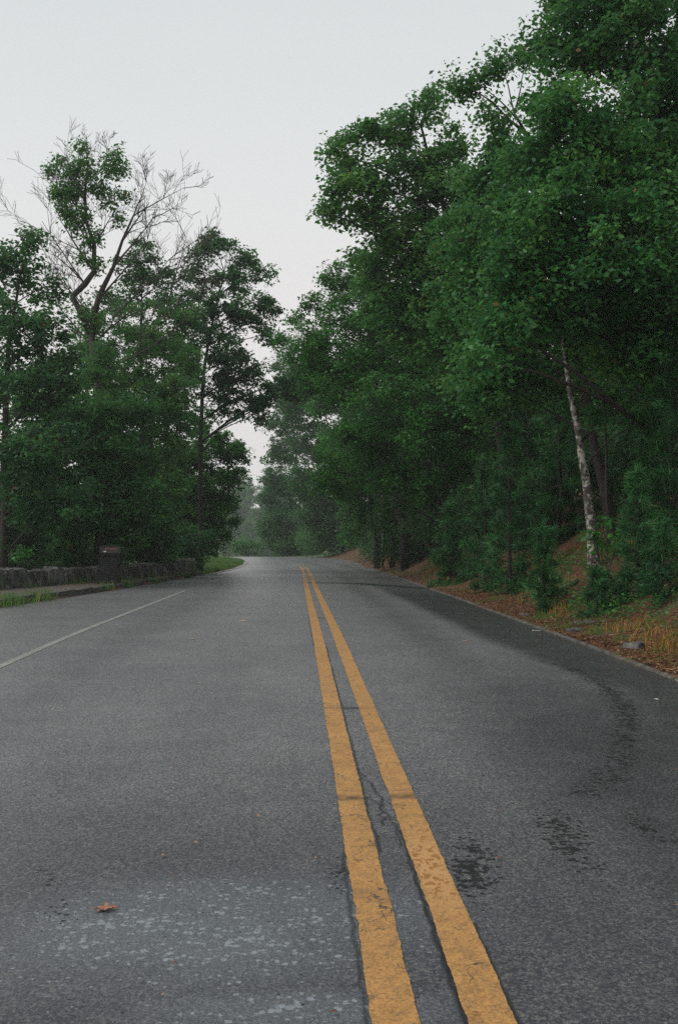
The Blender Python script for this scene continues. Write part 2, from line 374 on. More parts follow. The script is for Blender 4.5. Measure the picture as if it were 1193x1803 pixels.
# ------------------------------------------------------------------ road
def seg_dist(x, y, pts):
    best = np.full(x.shape, 1e9)
    for (ax, ay), (bx, by) in zip(pts[:-1], pts[1:]):
        t = np.clip(((x - ax) * (bx - ax) + (y - ay) * (by - ay)) / ((bx - ax) ** 2 + (by - ay) ** 2), 0, 1)
        best = np.minimum(best, np.hypot(x - ax - t * (bx - ax), y - ay - t * (by - ay)))
    return best
def xc(y):  # left edge of the left yellow line
    return .19 - .042 * y - .0042 * np.clip(y - 46, 0, 100) ** 2
def g(px, py):
    d = CAM_Z * FPX / (py - HOR); return ((px - CX) * d / FPX, d)
def marks(x, y):
    el = lambda cx, cy, rx, ry, a=0: np.clip(1.3 - np.sqrt((((x - cx) * cos(a) + (y - cy) * sin(a)) / rx) ** 2 + ((-(x - cx) * sin(a) + (y - cy) * cos(a)) / ry) ** 2), 0, 1)
    n = vnoise(x, y, .25) ; n2 = vnoise(x, y, .09, 4)
    pale = smooth(np.clip(el(-.40, 3.17, .85, .50, .2), 0, 1)) * np.clip(n * .9 + .45, 0, 1)
    pale = np.maximum(pale, .8 * smooth(el(-.12, 2.62, .5, .14)))
    pts = [g(*q) for q in ((1000, 1178), (1065, 1205), (1105, 1260), (1105, 1300), (1080, 1350), (1040, 1395))]
    arc = seg_dist(x, y, pts)
    chip = np.maximum.reduce([el(.50, 3.72, .10, .48, -.12) , .9 * el(.93, 4.15, .12, .55, -.05), .72 * smooth(1.15 - arc / .17), .8 * el(1.32, 4.25, .10, .30), .5 * el(-.98, 3.45, .06, .35, .4), .6 * el(-.0, 3.65, .05, .25)])
    chip = chip * np.clip(.35 + n2 * 1.1, 0, 1)
    # damp area on the right of the lane, edge following the arc
    inside = smooth((x - np.interp(y, [2, 4.8, 5.4, 6.4, 7.2, 8.1, 9.1, 12, 20, 34, 50], [.7, 1.0, 1.4, 1.75, 2.0, 2.1, 1.9, 1.55, 1.2, .4, .2])) / .35)
    wet = .75 * inside * np.clip(1.0 - np.clip(y - 22, 0, 20) / 12, 0, 1)
    wet = np.maximum(wet, .80 * smooth((x - .3) / 1.2) * smooth((11 - y) / 6)); wet = np.maximum(wet, .62 * smooth((6.5 - y) / 3.8))  # damp toward the right; whole near road painted darker as vignette shade
    stripe = [(-.75, 29.5), (.5, 29.0), (1.7, 27.0), (2.2, 26.0)]
    wet = np.maximum(wet, .95 * smooth(1 - seg_dist(x, y, stripe) / (.75)))
    # soft dark tyre-polished bands along each lane
    for o in (1.0, 2.35): wet = np.maximum(wet, .22 * smooth(1 - np.abs(x - xc(y) - .37 - o) / .5))
    for o in (-.75, -2.2): wet = np.maximum(wet, .16 * smooth(1 - np.abs(x - xc(y) - o) / .5))
    # darker run of seal coat ahead of the pale scuffs
    wet = np.maximum(wet, .55 * smooth(1 - np.abs(y - 3.72 - .12 * np.sin(x * 5)) / .12) * smooth((.1 - x) / .2) * smooth((x + 1.4) / .4))
    # cracks beside the yellow lines
    tar = np.zeros(x.shape)
    wob = (vnoise(x * 0, y, .05) - .5) * .016 + (vnoise(x * 0, y, .21, 2) - .5) * .012
    w1 = (.006 + .005 * vnoise(x * 0, y, .3, 5)) * (y < 12)
    c1 = xc(y) + .238 + wob; tar = np.maximum(tar, np.clip(1.5 - np.abs(x - c1) / np.maximum(w1, 1e-4), 0, 1) * ((y < 4.2)))
    c2 = xc(y) + .372 + wob; tar = np.maximum(tar, .9 * np.clip(1.5 - np.abs(x - c2) / .007, 0, 1) * (y < 3.2))
    c3 = xc(y) + .130 + wob; tar = np.maximum(tar, .85 * np.clip(1.5 - np.abs(x - c3) / .008, 0, 1) * ((y > 3.9) & (y < 11)))
    c4 = xc(y) + .16 + .045 * np.sin(y * 3.1) + wob * 2.5; tar = np.maximum(tar, .95 * np.clip(1.4 - np.abs(x - c4) / .008, 0, 1) * ((y > 4.25) & (y < 5.8)))
    c5 = xc(y) - .012 + wob; tar = np.maximum(tar, .8 * np.clip(1.3 - np.abs(x - c5) / .008, 0, 1) * (((y > 2.5) & (y < 3.9)) | ((y > 11) & (y < 16))))
    seam = seg_dist(x + (n2 - .5) * .05, y, [g(*q) for q in ((930, 1158), (1000, 1176), (1060, 1203), (1098, 1245), (1108, 1285))]); tar = np.maximum(tar, .7 * np.clip(1.4 - seam / .028, 0, 1))
    c6 = seg_dist(x + (n2 - .5) * .03, y, [g(*q) for q in ((630, 1395), (668, 1420), (690, 1450), (706, 1490))]); tar = np.maximum(tar, .85 * np.clip(1.3 - c6 / .007, 0, 1))
    # joints crossing the gap between the lines
    for yj, wj in ((7.1, .05), (15.2, .09)):
        tar = np.maximum(tar, .75 * (np.abs(y - yj) < wj) * (x > xc(y) + .12) * (x < xc(y) + .25))
    return dict(wet=wet, pale=pale, chip=chip, tar=tar)
ry_ = axis([(-25, 1.6, 1), (1.6, 4.5, .012), (4.5, 8, .03), (8, 16, .08), (16, 36, .25), (36, 60, .8)])
rows = []
for y in ry_:
    a, b = float(xl(y)), float(xr(y))
    rows.append(((a, y), (b, y)))
# the bend: pair up points of both edges
bendL = [(-5.75, 60.5), (-6.2, 64.5), (-6.8, 69), (-8.1, 74), (-10, 78), (-13, 81), (-20, 83.5), (-32, 85), (-60, 86)]
bendR = [(1.05, 61), (.62, 66.5), (-.55, 74), (-2.2, 80), (-5.5, 86), (-10, 90), (-18, 93), (-30, 95), (-60, 96)]
rows += list(zip(bendL, bendR))
us = axis([(0, .45, .03)]); NX = None
V = []; FR = []
fr_near = np.unique(np.concatenate([np.linspace(0, .545, 50), np.linspace(.545, .86, 420), np.linspace(.86, 1, 24)]))
# x spacing is finest between -1.4 and 1.6 m where the camera stands
NXN = len(fr_near)
for (l, r) in rows:
    x = l[0] + (r[0] - l[0]) * fr_near; y = l[1] + (r[1] - l[1]) * fr_near
    V.append(np.stack([x, y, zr(y) + .012 * np.sin(np.pi * fr_near)], -1))
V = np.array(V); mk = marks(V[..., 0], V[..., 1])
idx = np.arange(V.shape[0] * NXN).reshape(V.shape[0], NXN)
F = np.stack([idx[:-1, :-1], idx[:-1, 1:], idx[1:, 1:], idx[1:, :-1]], -1).reshape(-1, 4)
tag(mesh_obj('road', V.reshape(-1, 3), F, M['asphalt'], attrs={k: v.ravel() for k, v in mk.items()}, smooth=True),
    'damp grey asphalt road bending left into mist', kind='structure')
def road_z(x, y):
    f = np.clip((x - xl(y)) / (xr(y) - xl(y)), 0, 1); return zr(y) + .012 * np.sin(np.pi * f)

def stripe(name, cx_of_y, w, ys, mat, label, rag=.004, zoff=.004, cols=9):
    ys = np.asarray(ys); jag = lambda o: (rng.random(len(ys)) - .5) * .0022 + (vnoise(ys * 0, ys, .045, o) - .5) * .006 + (vnoise(ys * 0, ys, .4, o + 1) - .5) * .006 - .010 * np.clip(vnoise(ys * 0, ys, .07, o + 2) - .85, 0, 1) * 3
    jl = -jag(int(cx_of_y(0.0) * 10) + 3); jr = jag(int(cx_of_y(0.0) * 10) + 8)
    x0 = cx_of_y(ys) + jl; x1 = cx_of_y(ys) + w + jr
    t = np.linspace(0, 1, cols)
    X = x0[:, None] + (x1 - x0)[:, None] * t; Y = np.repeat(ys[:, None], cols, 1)
    Z = road_z(X, Y) + zoff
    idx = np.arange(len(ys) * cols).reshape(-1, cols)
    F = np.stack([idx[:-1, :-1], idx[:-1, 1:], idx[1:, 1:], idx[1:, :-1]], -1).reshape(-1, 4)
    chip = np.clip(1.3 - np.sqrt(((Y - 3.72) / .42) ** 2), 0, 1) * (name == 'yellow_line') * (cx_of_y(np.array([3.7]))[0] > .1)
    chip = chip * smooth((X - x0[:, None]) / .015) * smooth((x1[:, None] - X) / .012)
    tar = np.zeros(X.shape)
    if name == 'yellow_line':
        tar = .9 * smooth(1 - np.abs(Y - 4.68 - .1 * X) / .085) * np.clip(vnoise(X, Y, .03) * .9 + .35, 0, 1)
        tar = np.maximum(tar, .30 * smooth(1 - np.abs(Y - 20.2) / .35)); tar = np.maximum(tar, .3 * smooth(1 - np.abs(Y - 7.1) / .12))
        tar = np.maximum(tar, .25 * smooth(1 - np.abs(Y - 3.35 - .1) / .1) * (chip < .01))
    return tag(mesh_obj(name, np.stack([X, Y, Z], -1).reshape(-1, 3), F, mat, attrs={'chip': chip.ravel(), 'tar': tar.ravel()}), label, kind='structure')
ysl = axis([(-5, 1.8, .1), (1.8, 8, .012), (8, 20, .05), (20, 51, .25)])
stripe('yellow_line', xc, .122, ysl, M['yellow'], 'left one of the two solid yellow lines in the middle of the road')
stripe('yellow_line', lambda y: xc(y) + .245, .122, ysl, M['yellow'], 'right one of the two solid yellow lines, flaking in the foreground')
stripe('white_line', lambda y: xc(y) - 3.0, .085, axis([(2, 24.6, .05)]), M['white'], 'thin white line marking off the roadside pull-in')
# edge line round the bend
def ribbon(name, pts, w, mat, label, z=.004):
    P = np.array(pts, float); s = np.concatenate([[0], np.cumsum(np.hypot(*np.diff(P, axis=0).T))]); t = np.linspace(0, s[-1], 160)
    k = np.hanning(9); k /= k.sum()
    X = np.interp(t, s, P[:, 0]); Y = np.interp(t, s, P[:, 1])
    X[4:-4] = np.convolve(X, k, 'valid'); Y[4:-4] = np.convolve(Y, k, 'valid')
    dx = np.gradient(X); dy = np.gradient(Y); L = np.hypot(dx, dy); nx_, ny_ = -dy / L, dx / L
    A = np.stack([X - nx_ * w / 2, Y - ny_ * w / 2], -1); B = np.stack([X + nx_ * w / 2, Y + ny_ * w / 2], -1)
    V = []; 
    for a, b in zip(A, B): V += [(*a, 0), (*b, 0)]
    V = np.array(V); V[:, 2] = zr(V[:, 1]) + .012 + z
    F = np.array([(2 * i, 2 * i + 1, 2 * i + 3, 2 * i + 2) for i in range(len(X) - 1)])
    return tag(mesh_obj(name, V, F, mat, attrs={'chip': np.zeros(len(V)), 'tar': np.zeros(len(V))}), label, kind='structure')
ribbon('white_line', [(-4.88, 38), (-4.98, 46), (-5.28, 56), (-5.78, 63), (-6.6, 69), (-7.85, 74), (-9.7, 77.7), (-12.7, 80.6)], .16, M['white'], 'white edge line curving round the grass on the inside of the bend')

# asphalt lip along the right edge
def edge_strip(name, ys, off0, off1, z0, z1, mat, label, jag=.02):
    V = []; n = 5
    for y in ys:
        e = float(xr(y)); j = (vnoise(0, y, .35) - .5) * jag * 2; zb = float(zr(y))
        o0, o1 = e + off0, e + off1 + float(j)
        V += [(o0, y, zb - .05), (o0, y, zb + z0), ((o0 + o1) / 2, y, zb + z1), (o1, y, zb + z1 - .01), (o1 + .02, y, zb - .12)]
    F = np.array([(n * i + k, n * i + k + 1, n * (i + 1) + k + 1, n * (i + 1) + k) for i in range(len(ys) - 1) for k in range(n - 1)])
    return tag(mesh_obj(name, np.array(V), F[:, ::-1].copy(), mat), label, kind='structure')
edge_strip('kerb_edge', axis([(0, 24, .12), (24, 80, .6)]), -.03, .05, .012, .024, M['edging'], 'low worn edging along the right side of the road', .03)

# left kerb and pavement
kb = MB(); sw_v = []; sw_f = []
ky = 7.0
while ky < 36.4:
    L = random.uniform(.9, 1.3); y2 = min(ky + L, 36.6); x1, x2 = float(xl(ky)), float(xl(y2))
    ym = (ky + y2) / 2; xm = (x1 + x2) / 2; a = math.atan2(y2 - ky, x2 - x1)
    kb.box((xm - .08, ym, float(zr(ym)) + .015 + random.uniform(-.012, .012)), (math.hypot(x2 - x1, y2 - ky) / 2 - .008, .085, .115), a, .012)
    ky = y2
kb.build('kerb', M['kerb']); tag(bpy.data.objects['kerb'], 'broken stone kerb along the pull-in on the left', kind='structure')
ys = axis([(7, 36.4, .3)]); V = []
for y in ys:
    a = float(xl(y)) - .165; b = float(min(xwall(y) - .25, a - .02)) if y < 34.2 else a - .6
    zb = float(zr(y))
    for t in np.linspace(0, 1, 6):
        x = a + (b - a) * t; V.append((x, y, zb + .118 + .02 * t + .012 * (vnoise(x, y, .4) - .5)))
F = np.array([(6 * i + k, 6 * i + k + 1, 6 * (i + 1) + k + 1, 6 * (i + 1) + k) for i in range(len(ys) - 1) for k in range(5)])
tag(mesh_obj('sidewalk', np.array(V), F[:, ::-1].copy(), M['walk'], smooth=True), 'narrow brown pavement between kerb and low stone wall', kind='structure')

# ------------------------------------------------------------------ stone wall
def rough_block(mb, c, h, rot, amp=.03, n=4):
    """a quarry block: subdivided box with bulges"""
    base = len(mb.v); idm = {}; seed = random.uniform(0, 99)
    def vid(i, j, k):
        key = (i, j, k)
        if key not in idm:
            u = np.array((i / n * 2 - 1, j / n * 2 - 1, k / n * 2 - 1))
            q = u * (1 - .10 * (np.sum(u ** 2) - 1) / 2)     # softened corners
            q = q * np.array(h)
            q += amp * np.array([vnoise(seed + u[0] * 2 + u[2], u[1] * 2 + s * 3.1, .7) - .5 for s in range(3)]) * 2
            x, y = q[0], q[1]
            idm[key] = len(mb.v); mb.v.append((c[0] + x * cos(rot) - y * sin(rot), c[1] + x * sin(rot) + y * cos(rot), c[2] + q[2]))
        return idm[key]
    for a in range(n):
        for b in range(n):
            for s in (0, n):
                fs = [(vid(s, a, b), vid(s, a + 1, b), vid(s, a + 1, b + 1), vid(s, a, b + 1)),
                      (vid(a, s, b), vid(a, s, b + 1), vid(a + 1, s, b + 1), vid(a + 1, s, b)),
                      (vid(a, b, s), vid(a + 1, b, s), vid(a + 1, b + 1, s), vid(a, b + 1, s))]
                for f in fs: mb.f.append(f if s else f[::-1])
root = empty('stone_wall', (-6.7, 27.5, Hs(-6.9, 27.5)))
tag(root, 'low mossy rough stone wall behind the kerb on the left', 'wall')
wl = MB(); org = np.array(root.location)
def wall_at(s):
    P = np.array(WALL); seg = np.concatenate([[0], np.cumsum(np.hypot(*np.diff(P, axis=0).T))])
    return np.interp(s, seg, P[:, 0]), np.interp(s, seg, P[:, 1]), seg[-1]
tot = wall_at(0)[2]; s = 0.0
while s < tot - 1.0:
    L = random.uniform(.55, 1.15); L = min(L, tot - .8 - s)
    if L < .2: break
    x1, y1, _ = wall_at(s); x2, y2, _ = wall_at(s + L); a = math.atan2(y2 - y1, x2 - x1)
    xm, ym = (x1 + x2) / 2 - .2 * sin(a), (y1 + y2) / 2 + .2 * cos(a); zb = float(zr(ym)) + .08
    h = .245 + random.uniform(-.012, .016) + (.015 if s < 9 else -.01)
    rough_block(wl, (xm, ym, zb + h - .02), (L / 2 - .012, .22 + random.uniform(-.02, .02), h), a, .042, 7)
    s += L
wl.build('stonework', M['wall'], root, smooth=False, origin=org)
eb = MB(); x1, y1, _ = wall_at(tot - .78); x2, y2, _ = wall_at(tot + .0); a = math.atan2(y2 - y1, x2 - x1)
rough_block(eb, ((x1 + x2) / 2 - .18 * sin(a), (y1 + y2) / 2 + .18 * cos(a), float(zr(y2)) + .34), (.44, .27, .30), a, .07, 5)
rough_block(eb, (x1 - .1 - .18 * sin(a), y1 - .25 + .18 * cos(a), float(zr(y2)) + .56), (.30, .20, .06), a, .05, 4)
o = eb.build('end_stone', M['endstone'], root, smooth=True, origin=org); o['label'] = 'taller moss covered stones ending the wall'

# pedestal with slanted panel
pc = at(193, 1018, 26.4); pz = float(zr(26.4)) + .11
root = empty('information_stand', (pc[0], 26.4, pz)); rot = R(14); root.rotation_euler = (0, 0, rot)
tag(root, 'dark stone pedestal with slanted reddish panel standing against the low wall', 'information stand')
b = MB()
rough_block(b, (0, 0, .36), (.27, .22, .39), 0, .02, 5); rough_block(b, (0, 0, .045), (.30, .25, .05), 0, .015, 3)
b.build('pedestal', M['pedestal'], root, smooth=True)
# slanted head: face tilts toward the road
hv = []; 
for sx in (-1, 1):
    hv += [(sx * .27, -.24, .74), (sx * .27, .22, .74), (sx * .23, .20, .985), (sx * .25, -.25, .79)]
b = MB(); b.v = hv; b.f = [(0, 1, 2, 3), (7, 6, 5, 4), (0, 4, 5, 1), (1, 5, 6, 2), (2, 6, 7, 3), (3, 7, 4, 0)]
b.build('head', M['pedestal'], root)
def slab(mb, u0, u1, v0, v1, t0, t1):
    o_ = Vector((0, -.25, .79)); e1 = Vector((1, 0, 0)); e2 = Vector((0, .45, .195)).normalized(); nn = e1.cross(e2)
    base = len(mb.v)
    for t in (t0, t1):
        for u, v in ((u0, v0), (u1, v0), (u1, v1), (u0, v1)): mb.v.append(tuple(o_ + e1 * u + e2 * v + nn * t))
    b_ = base; mb.f += [(b_, b_ + 3, b_ + 2, b_ + 1), (b_ + 4, b_ + 5, b_ + 6, b_ + 7), (b_, b_ + 1, b_ + 5, b_ + 4), (b_ + 1, b_ + 2, b_ + 6, b_ + 5), (b_ + 2, b_ + 3, b_ + 7, b_ + 6), (b_ + 3, b_, b_ + 4, b_ + 7)]
b = MB(); slab(b, -.26, .26, .0, .03, .002, .035); slab(b, -.245, .245, .455, .485, .002, .035); slab(b, -.26, -.232, .031, .454, .002, .034); slab(b, .232, .26, .031, .454, .002, .034)
b.build('panel_frame', M['plaque_frame'], root)
b = MB(); slab(b, -.23, .23, .032, .453, .004, .014); pn = b.build('panel', M['plaque_frame'], root)
b = MB(); slab(b, -.12, .20, .24, .34, .016, .020); b.build('faded_picture', M['plaque'], pn)
b = MB(); slab(b, -.16, -.09, .09, .15, .016, .022); b.build('white_label', M['plaque_white'], pn)

# ------------------------------------------------------------------ leaves
def leaf_quads(c, size, rg, up=.75, droop=.35, aspect=.52, jit=.35):
    """c (n,3) -> verts (4n,3), faces, tint"""
    n = len(c); th = rg.random(n) * 2 * pi
    d = np.stack([np.cos(th), np.sin(th), -droop + (rg.random(n) - .5) * 1.0], -1); d /= np.linalg.norm(d, axis=1)[:, None]
    nm = rg.normal(size=(n, 3)) * (1 - up) ; nm[:, 2] += up
    nm -= d * (nm * d).sum(1)[:, None]; nm /= np.linalg.norm(nm, axis=1)[:, None] + 1e-9
    sd = np.cross(nm, d); L = size * (1 + (rg.random(n) - .5) * 2 * jit); W = L * aspect
    L = L[:, None]; W = W[:, None]; fold = nm * W * .18
    v = np.stack([c, c + d * L * .55 + sd * W * .5 + fold, c + d * L - nm * L * .08, c + d * L * .55 - sd * W * .5 + fold], 1).reshape(-1, 3)
    f = np.arange(4 * n).reshape(n, 4)
    return v, f, np.repeat(rg.random(n), 4)

def ellipsoid_pts(n, c, r, rg, shell=.35):
    u = rg.normal(size=(n, 3)); u /= np.linalg.norm(u, axis=1)[:, None]
    rad = (shell + (1 - shell) * rg.random(n)) ** .6
    return np.asarray(c) + u * rad[:, None] * np.asarray(r)

def limb(mb, a, b, r0, r1, sides=6, n=5, wob=.12, sag=0.0, rnd=random):
    a = np.array(a, float); b = np.array(b, float); L = np.linalg.norm(b - a); pts = []
    off = np.zeros(3)
    for i in range(n + 1):
        t = i / n; p = a + (b - a) * t
        if 0 < i < n: off = off + np.array([rnd.uniform(-1, 1) for _ in range(3)]) * wob * L / n * .8
        w = sin(pi * t)
        p = p + off * w + np.array((0, 0, sag * L * w)); pts.append(p)
    mb.tube(pts, [r0 + (r1 - r0) * (i / n) ** .8 for i in range(n + 1)], sides, cap=False)
    return pts

def nearest(pts, p):
    d = [np.linalg.norm(q - p) for q in pts]; i = int(np.argmin(d)); return pts[i]

def tree(name, label, cat, base, trunk, blobs, leaf='oak', size=.11, dens=1.0, sub=.42, per=90, r0=.16, group=None,
         bark_='bark', seed=0, aspect=.56, up=.42, droop=.35, twigs=True, cover=1.6):
    """base (x,y); trunk: world points above base; blobs: list of (centre, (rx,ry,rz), density)"""
    rg = np.random.default_rng(1000 + seed); rnd = random.Random(seed)
    bx, by = base; bz = Hs(bx, by) - .05; root = empty(name, (bx, by, bz)); tag(root, label, cat, group)
    o = np.array((bx, by, bz)); T = MB(); B = MB()
    tp = [o] + [np.array(p, float) for p in trunk]
    # resample trunk with slight wobble
    path = []; 
    for i in range(len(tp) - 1):
        for k in range(4):
            t = k / 4; p = tp[i] * (1 - t) + tp[i + 1] * t
            if i + k > 0: p = p + np.array((rnd.uniform(-1, 1), rnd.uniform(-1, 1), 0)) * .03 * np.linalg.norm(tp[i + 1] - tp[i]) * .25
            path.append(p)
    path.append(tp[-1]); n = len(path)
    r0 *= .72
    T.tube([p - o for p in path], [r0 * (1.35 if i == 0 else 1.12 if i == 1 else 1) * (1 - .8 * i / (n - 1)) for i in range(n)], 10)
    C = []; TI = []; far_k = 1.0 if by < 24 else 1.25
    for (c, r, dn) in blobs:
        c = np.array(c); r = np.array(r); hd = np.linalg.norm((c - o)[:2])
        # limb leaves the trunk a bit below the blob
        cand = [p for p in path[1:] if p[2] < c[2] - .15 * r[2]] or [path[1]]
        st = min(cand, key=lambda p: np.linalg.norm((p - c)[:2]) * .5 + abs((c[2] - p[2]) - .55 * np.linalg.norm((p - c)[:2])))
        L = np.linalg.norm(c - st); lr = min(r0 * .45, .008 + .008 * L + .01 * r[0])
        lp = limb(B, st - o, c - o, lr, lr * .35, 6, 6, .16, .06, rnd); lp = [p + o for p in lp]
        ns = max(4, int(dn * dens * r[0] * r[2] / (sub * sub) * 8.5))
        cs = ellipsoid_pts(ns, c, r * 1.0, rg, .15) + rg.normal(size=(ns, 3)) * r * .16
        for q in cs:
            if twigs:
                s_ = nearest(lp[2:], q); limb(B, s_ - o, q - o, .009, .004, 4, 3, .2, .05, rnd)
        m_ = int(per * cover / far_k ** 1.5); ss = sub * .82 * np.where(rg.random(ns) < .3, 1.5, .6 + .55 * rg.random(ns)); TI.append(np.repeat(rg.random(ns), m_))
        k_ = np.repeat(np.arange(ns), m_)
        u = rg.normal(size=(len(k_), 3)); u /= np.linalg.norm(u, axis=1)[:, None]
        u *= (rg.random(len(k_)) ** .5)[:, None] * 1.05
        C.append(cs[k_] + u * ss[k_][:, None] * np.array((1, 1, .78)))
    C = np.concatenate(C) - o
    v, f, t = leaf_quads(C, size * .80 * far_k, rg, up, droop, aspect, .5)
    t = np.where(t > .996, t, np.minimum(t * .4 + .6 * np.repeat(np.concatenate(TI), 4), .97))
    # shift the whole range of tints a bit from spray to spray
    T.build('trunk', M[bark_], root, smooth=True)
    B.build('branches', M[bark_ if bark_ != 'bark_pale' else 'bark'], root, smooth=True)
    mesh_obj('crown', v, f, M[leaf], root, attrs={'tint': t})
    return root

def PB(px, py, d, r, dn=1.0, rz=None, ry=None):
    """crown clump seen at (px,py) at distance d with on-picture radius r"""
    k = d / FPX; return (at(px, py, d), (r * k, (ry or r) * k * (.9 if ry is None else 1), (rz or r) * k), dn)

def copy_tree(src, loc, rz=0, s=1.0, label=None, group=None, name=None):
    r = src.copy(); col.objects.link(r); r.location = loc; r.rotation_euler = (0, 0, rz); r.scale = (s, s, s)
    if name: r.name = name
    if label: r['label'] = label
    if group: r['group'] = group
    for ch in list(src.children):
        c = ch.copy(); col.objects.link(c); c.parent = r
        for g2 in ch.children:
            e = g2.copy(); col.objects.link(e); e.parent = c
    return r

# ---- right side: the near oak filling the upper corner
tree('oak_tree', 'nearest big oak, its dense crown filling the upper right corner of the picture', 'tree', (6.4, 17.0),
     [at(1290, 620, 17), at(1240, 400, 16.6), at(1160, 180, 16.5), at(1100, -40, 16.5)],
     [PB(1005, 85, 16, 62), PB(965, 60, 16.5, 30, .8), PB(1100, 55, 16, 85), PB(1190, 150, 16, 110), PB(1060, -60, 16.5, 110), PB(1210, -60, 17, 130),
      PB(1000, 230, 15.6, 80), PB(1100, 270, 15.5, 100), PB(940, 300, 16, 75), PB(960, 180, 16.5, 35, .7),
      PB(960, 400, 15.3, 95), PB(1080, 430, 15, 110), PB(1190, 350, 15.5, 110), PB(880, 400, 16.2, 60),
      PB(900, 500, 15.3, 75), PB(1000, 545, 15.6, 80), PB(1200, 540, 15.5, 120), PB(870, 580, 15, 45), PB(848, 640, 14.6, 32, .9), PB(1100, 590, 16.5, 90)],
     'oak', .115, 1.15, .40, 95, .22, seed=1, droop=.5)
tree('oak_tree', 'oak with a thin limb of sparse leaves jutting into the sky between two fuller crowns', 'tree', (5.4, 19.5),
     [at(1010, 600, 19.5), at(985, 400, 19.5), at(940, 260, 19), at(905, 200, 19)],
     [PB(880, 120, 18.5, 22, .7), PB(845, 150, 18.5, 24, .6), PB(810, 150, 18.5, 20, .6), PB(870, 200, 19, 32, .6), PB(925, 110, 19, 22, .6), PB(905, 250, 19, 40, .8), PB(860, 330, 19.5, 60), PB(870, 280, 19, 32, .8),
      PB(830, 420, 19.5, 70), PB(900, 460, 20, 80), PB(820, 520, 19.5, 70), PB(960, 620, 20, 90), PB(880, 680, 20, 70), PB(830, 600, 19.5, 55)],
     'oak', .115, 1.0, .40, 75, .14, seed=2, droop=.5)
tree('oak_tree', 'spreading oak reaching a long leafy limb out over the road toward the open sky', 'tree', (4.6, 27.0),
     [at(880, 760, 27), at(850, 600, 26.5), at(800, 430, 26), at(760, 300, 26), at(740, 220, 26)],
     [PB(755, 185, 26, 34, .8), PB(790, 250, 26, 38, .8), PB(705, 225, 26, 36, .8), PB(650, 235, 25.5, 38, .85), PB(612, 275, 25.5, 38, .85), PB(600, 330, 25, 34, .8), PB(565, 372, 25, 20, .8), PB(590, 365, 25, 18, .7),
      PB(655, 320, 25.5, 50, .8), PB(720, 300, 26, 55, .9), PB(790, 330, 26, 55, .9), PB(640, 385, 25.5, 36, .7), PB(690, 400, 25.5, 50, .85), PB(760, 410, 26, 65), PB(670, 450, 26, 38, .8), PB(840, 410, 26.5, 55),
      PB(720, 490, 26, 55), PB(800, 500, 26, 75), PB(740, 570, 26, 65), PB(820, 610, 26, 70), PB(690, 545, 26.5, 45), PB(660, 500, 27, 36), PB(640, 460, 27, 26, .8)],
     'pale', .12, 1.0, .40, 80, .20, seed=3)
# pine showing at the skyline, tufts on long arms
def pine(name, label, cat, base, height, spread, seed=0, whorl=.45, lean=(0, 0), start=.12, tuft=.10, n_arm=6, r0=.05, group=None, sparse=1.0, top_flat=False, blades=22, mat='pine'):
    rg = np.random.default_rng(4000 + seed); rnd = random.Random(seed + 50)
    bx, by = base; bz = Hs(bx, by) - .04; root = empty(name, (bx, by, bz)); tag(root, label, cat, group)
    T = MB(); B = MB(); tp = [np.array((lean[0] * (i / 8) + rnd.uniform(-.01, .01) * height * (i > 0), lean[1] * (i / 8), height * i / 8)) for i in range(9)]
    T.tube(tp, [r0 * (1 - .85 * i / 8) for i in range(9)], 7)
    C = []; D = []
    z = height * start
    while z < height * .98:
        t = z / height; w = spread * ((1 - t) ** .75 + .10) * (1 if not top_flat else (.5 + .9 * sin(pi * min(1, t))))
        for k in range(n_arm):
            if rnd.random() > sparse: continue
            a = rnd.uniform(0, 2 * pi); L = w * rnd.uniform(.55, 1.1)
            zz = z + rnd.uniform(-.5, .5) * whorl
            s_ = np.array((lean[0] * t, lean[1] * t, zz)); e = s_ + np.array((cos(a) * L, sin(a) * L, L * rnd.uniform(-.15, .35)))
            lp = limb(B, s_, e, max(.006, r0 * .28 * (1 - t) + .003), .003, 4, 4, .1, -.04, rnd)
            m = max(3, int(L / (tuft * .62)))
            for i in range(m):
                q = .25 + .75 * (i + rnd.random()) / m; p = s_ + (e - s_) * q
                side = rnd.uniform(-1, 1) * L * .28 * (1.25 - q)
                p = p + np.array((-sin(a) * side, cos(a) * side, rnd.uniform(-.04, .08)))
                C.append(p); D.append(np.array((cos(a), sin(a), .12)) * .6)
        z += whorl
    C.append(tp[-1]); D.append(np.array((0, 0, 1.)))
    C = np.array(C); D = np.array(D); n = len(C); k = np.repeat(np.arange(n), blades)
    d = rg.normal(size=(len(k), 3)) * .75 + D[k] * 1.1; d /= np.linalg.norm(d, axis=1)[:, None]
    L = tuft * (.7 + .6 * rg.random(len(k)))[:, None]; c = C[k] + rg.normal(size=(len(k), 3)) * tuft * .22
    sd = np.cross(d, rg.normal(size=(len(k), 3))); sd /= np.linalg.norm(sd, axis=1)[:, None]; w = tuft * .075
    v = np.stack([c - sd * w * .7, c + sd * w * .7, c + d * L + sd * w * .25, c + d * L - sd * w * .25], 1).reshape(-1, 3)
    T.build('trunk', M['bark'], root, smooth=True); B.build('branches', M['bark_twig'], root)
    mesh_obj('needles', v, np.arange(len(v)).reshape(-1, 4), M[mat], root, attrs={'tint': np.repeat(rg.random(n)[k] * .75 + rg.random(len(k)) * .25, 4)})
    return root
pine('pine_tree', 'tall pine with tufted arms poking out at the skyline beside the road gap', 'tree', (1.75 + .9, 40.0), 11.6, 2.7, 3, .55, lean=(-1.3, 0), start=.35, tuft=.26, n_arm=6, r0=.17, sparse=.8, blades=26)
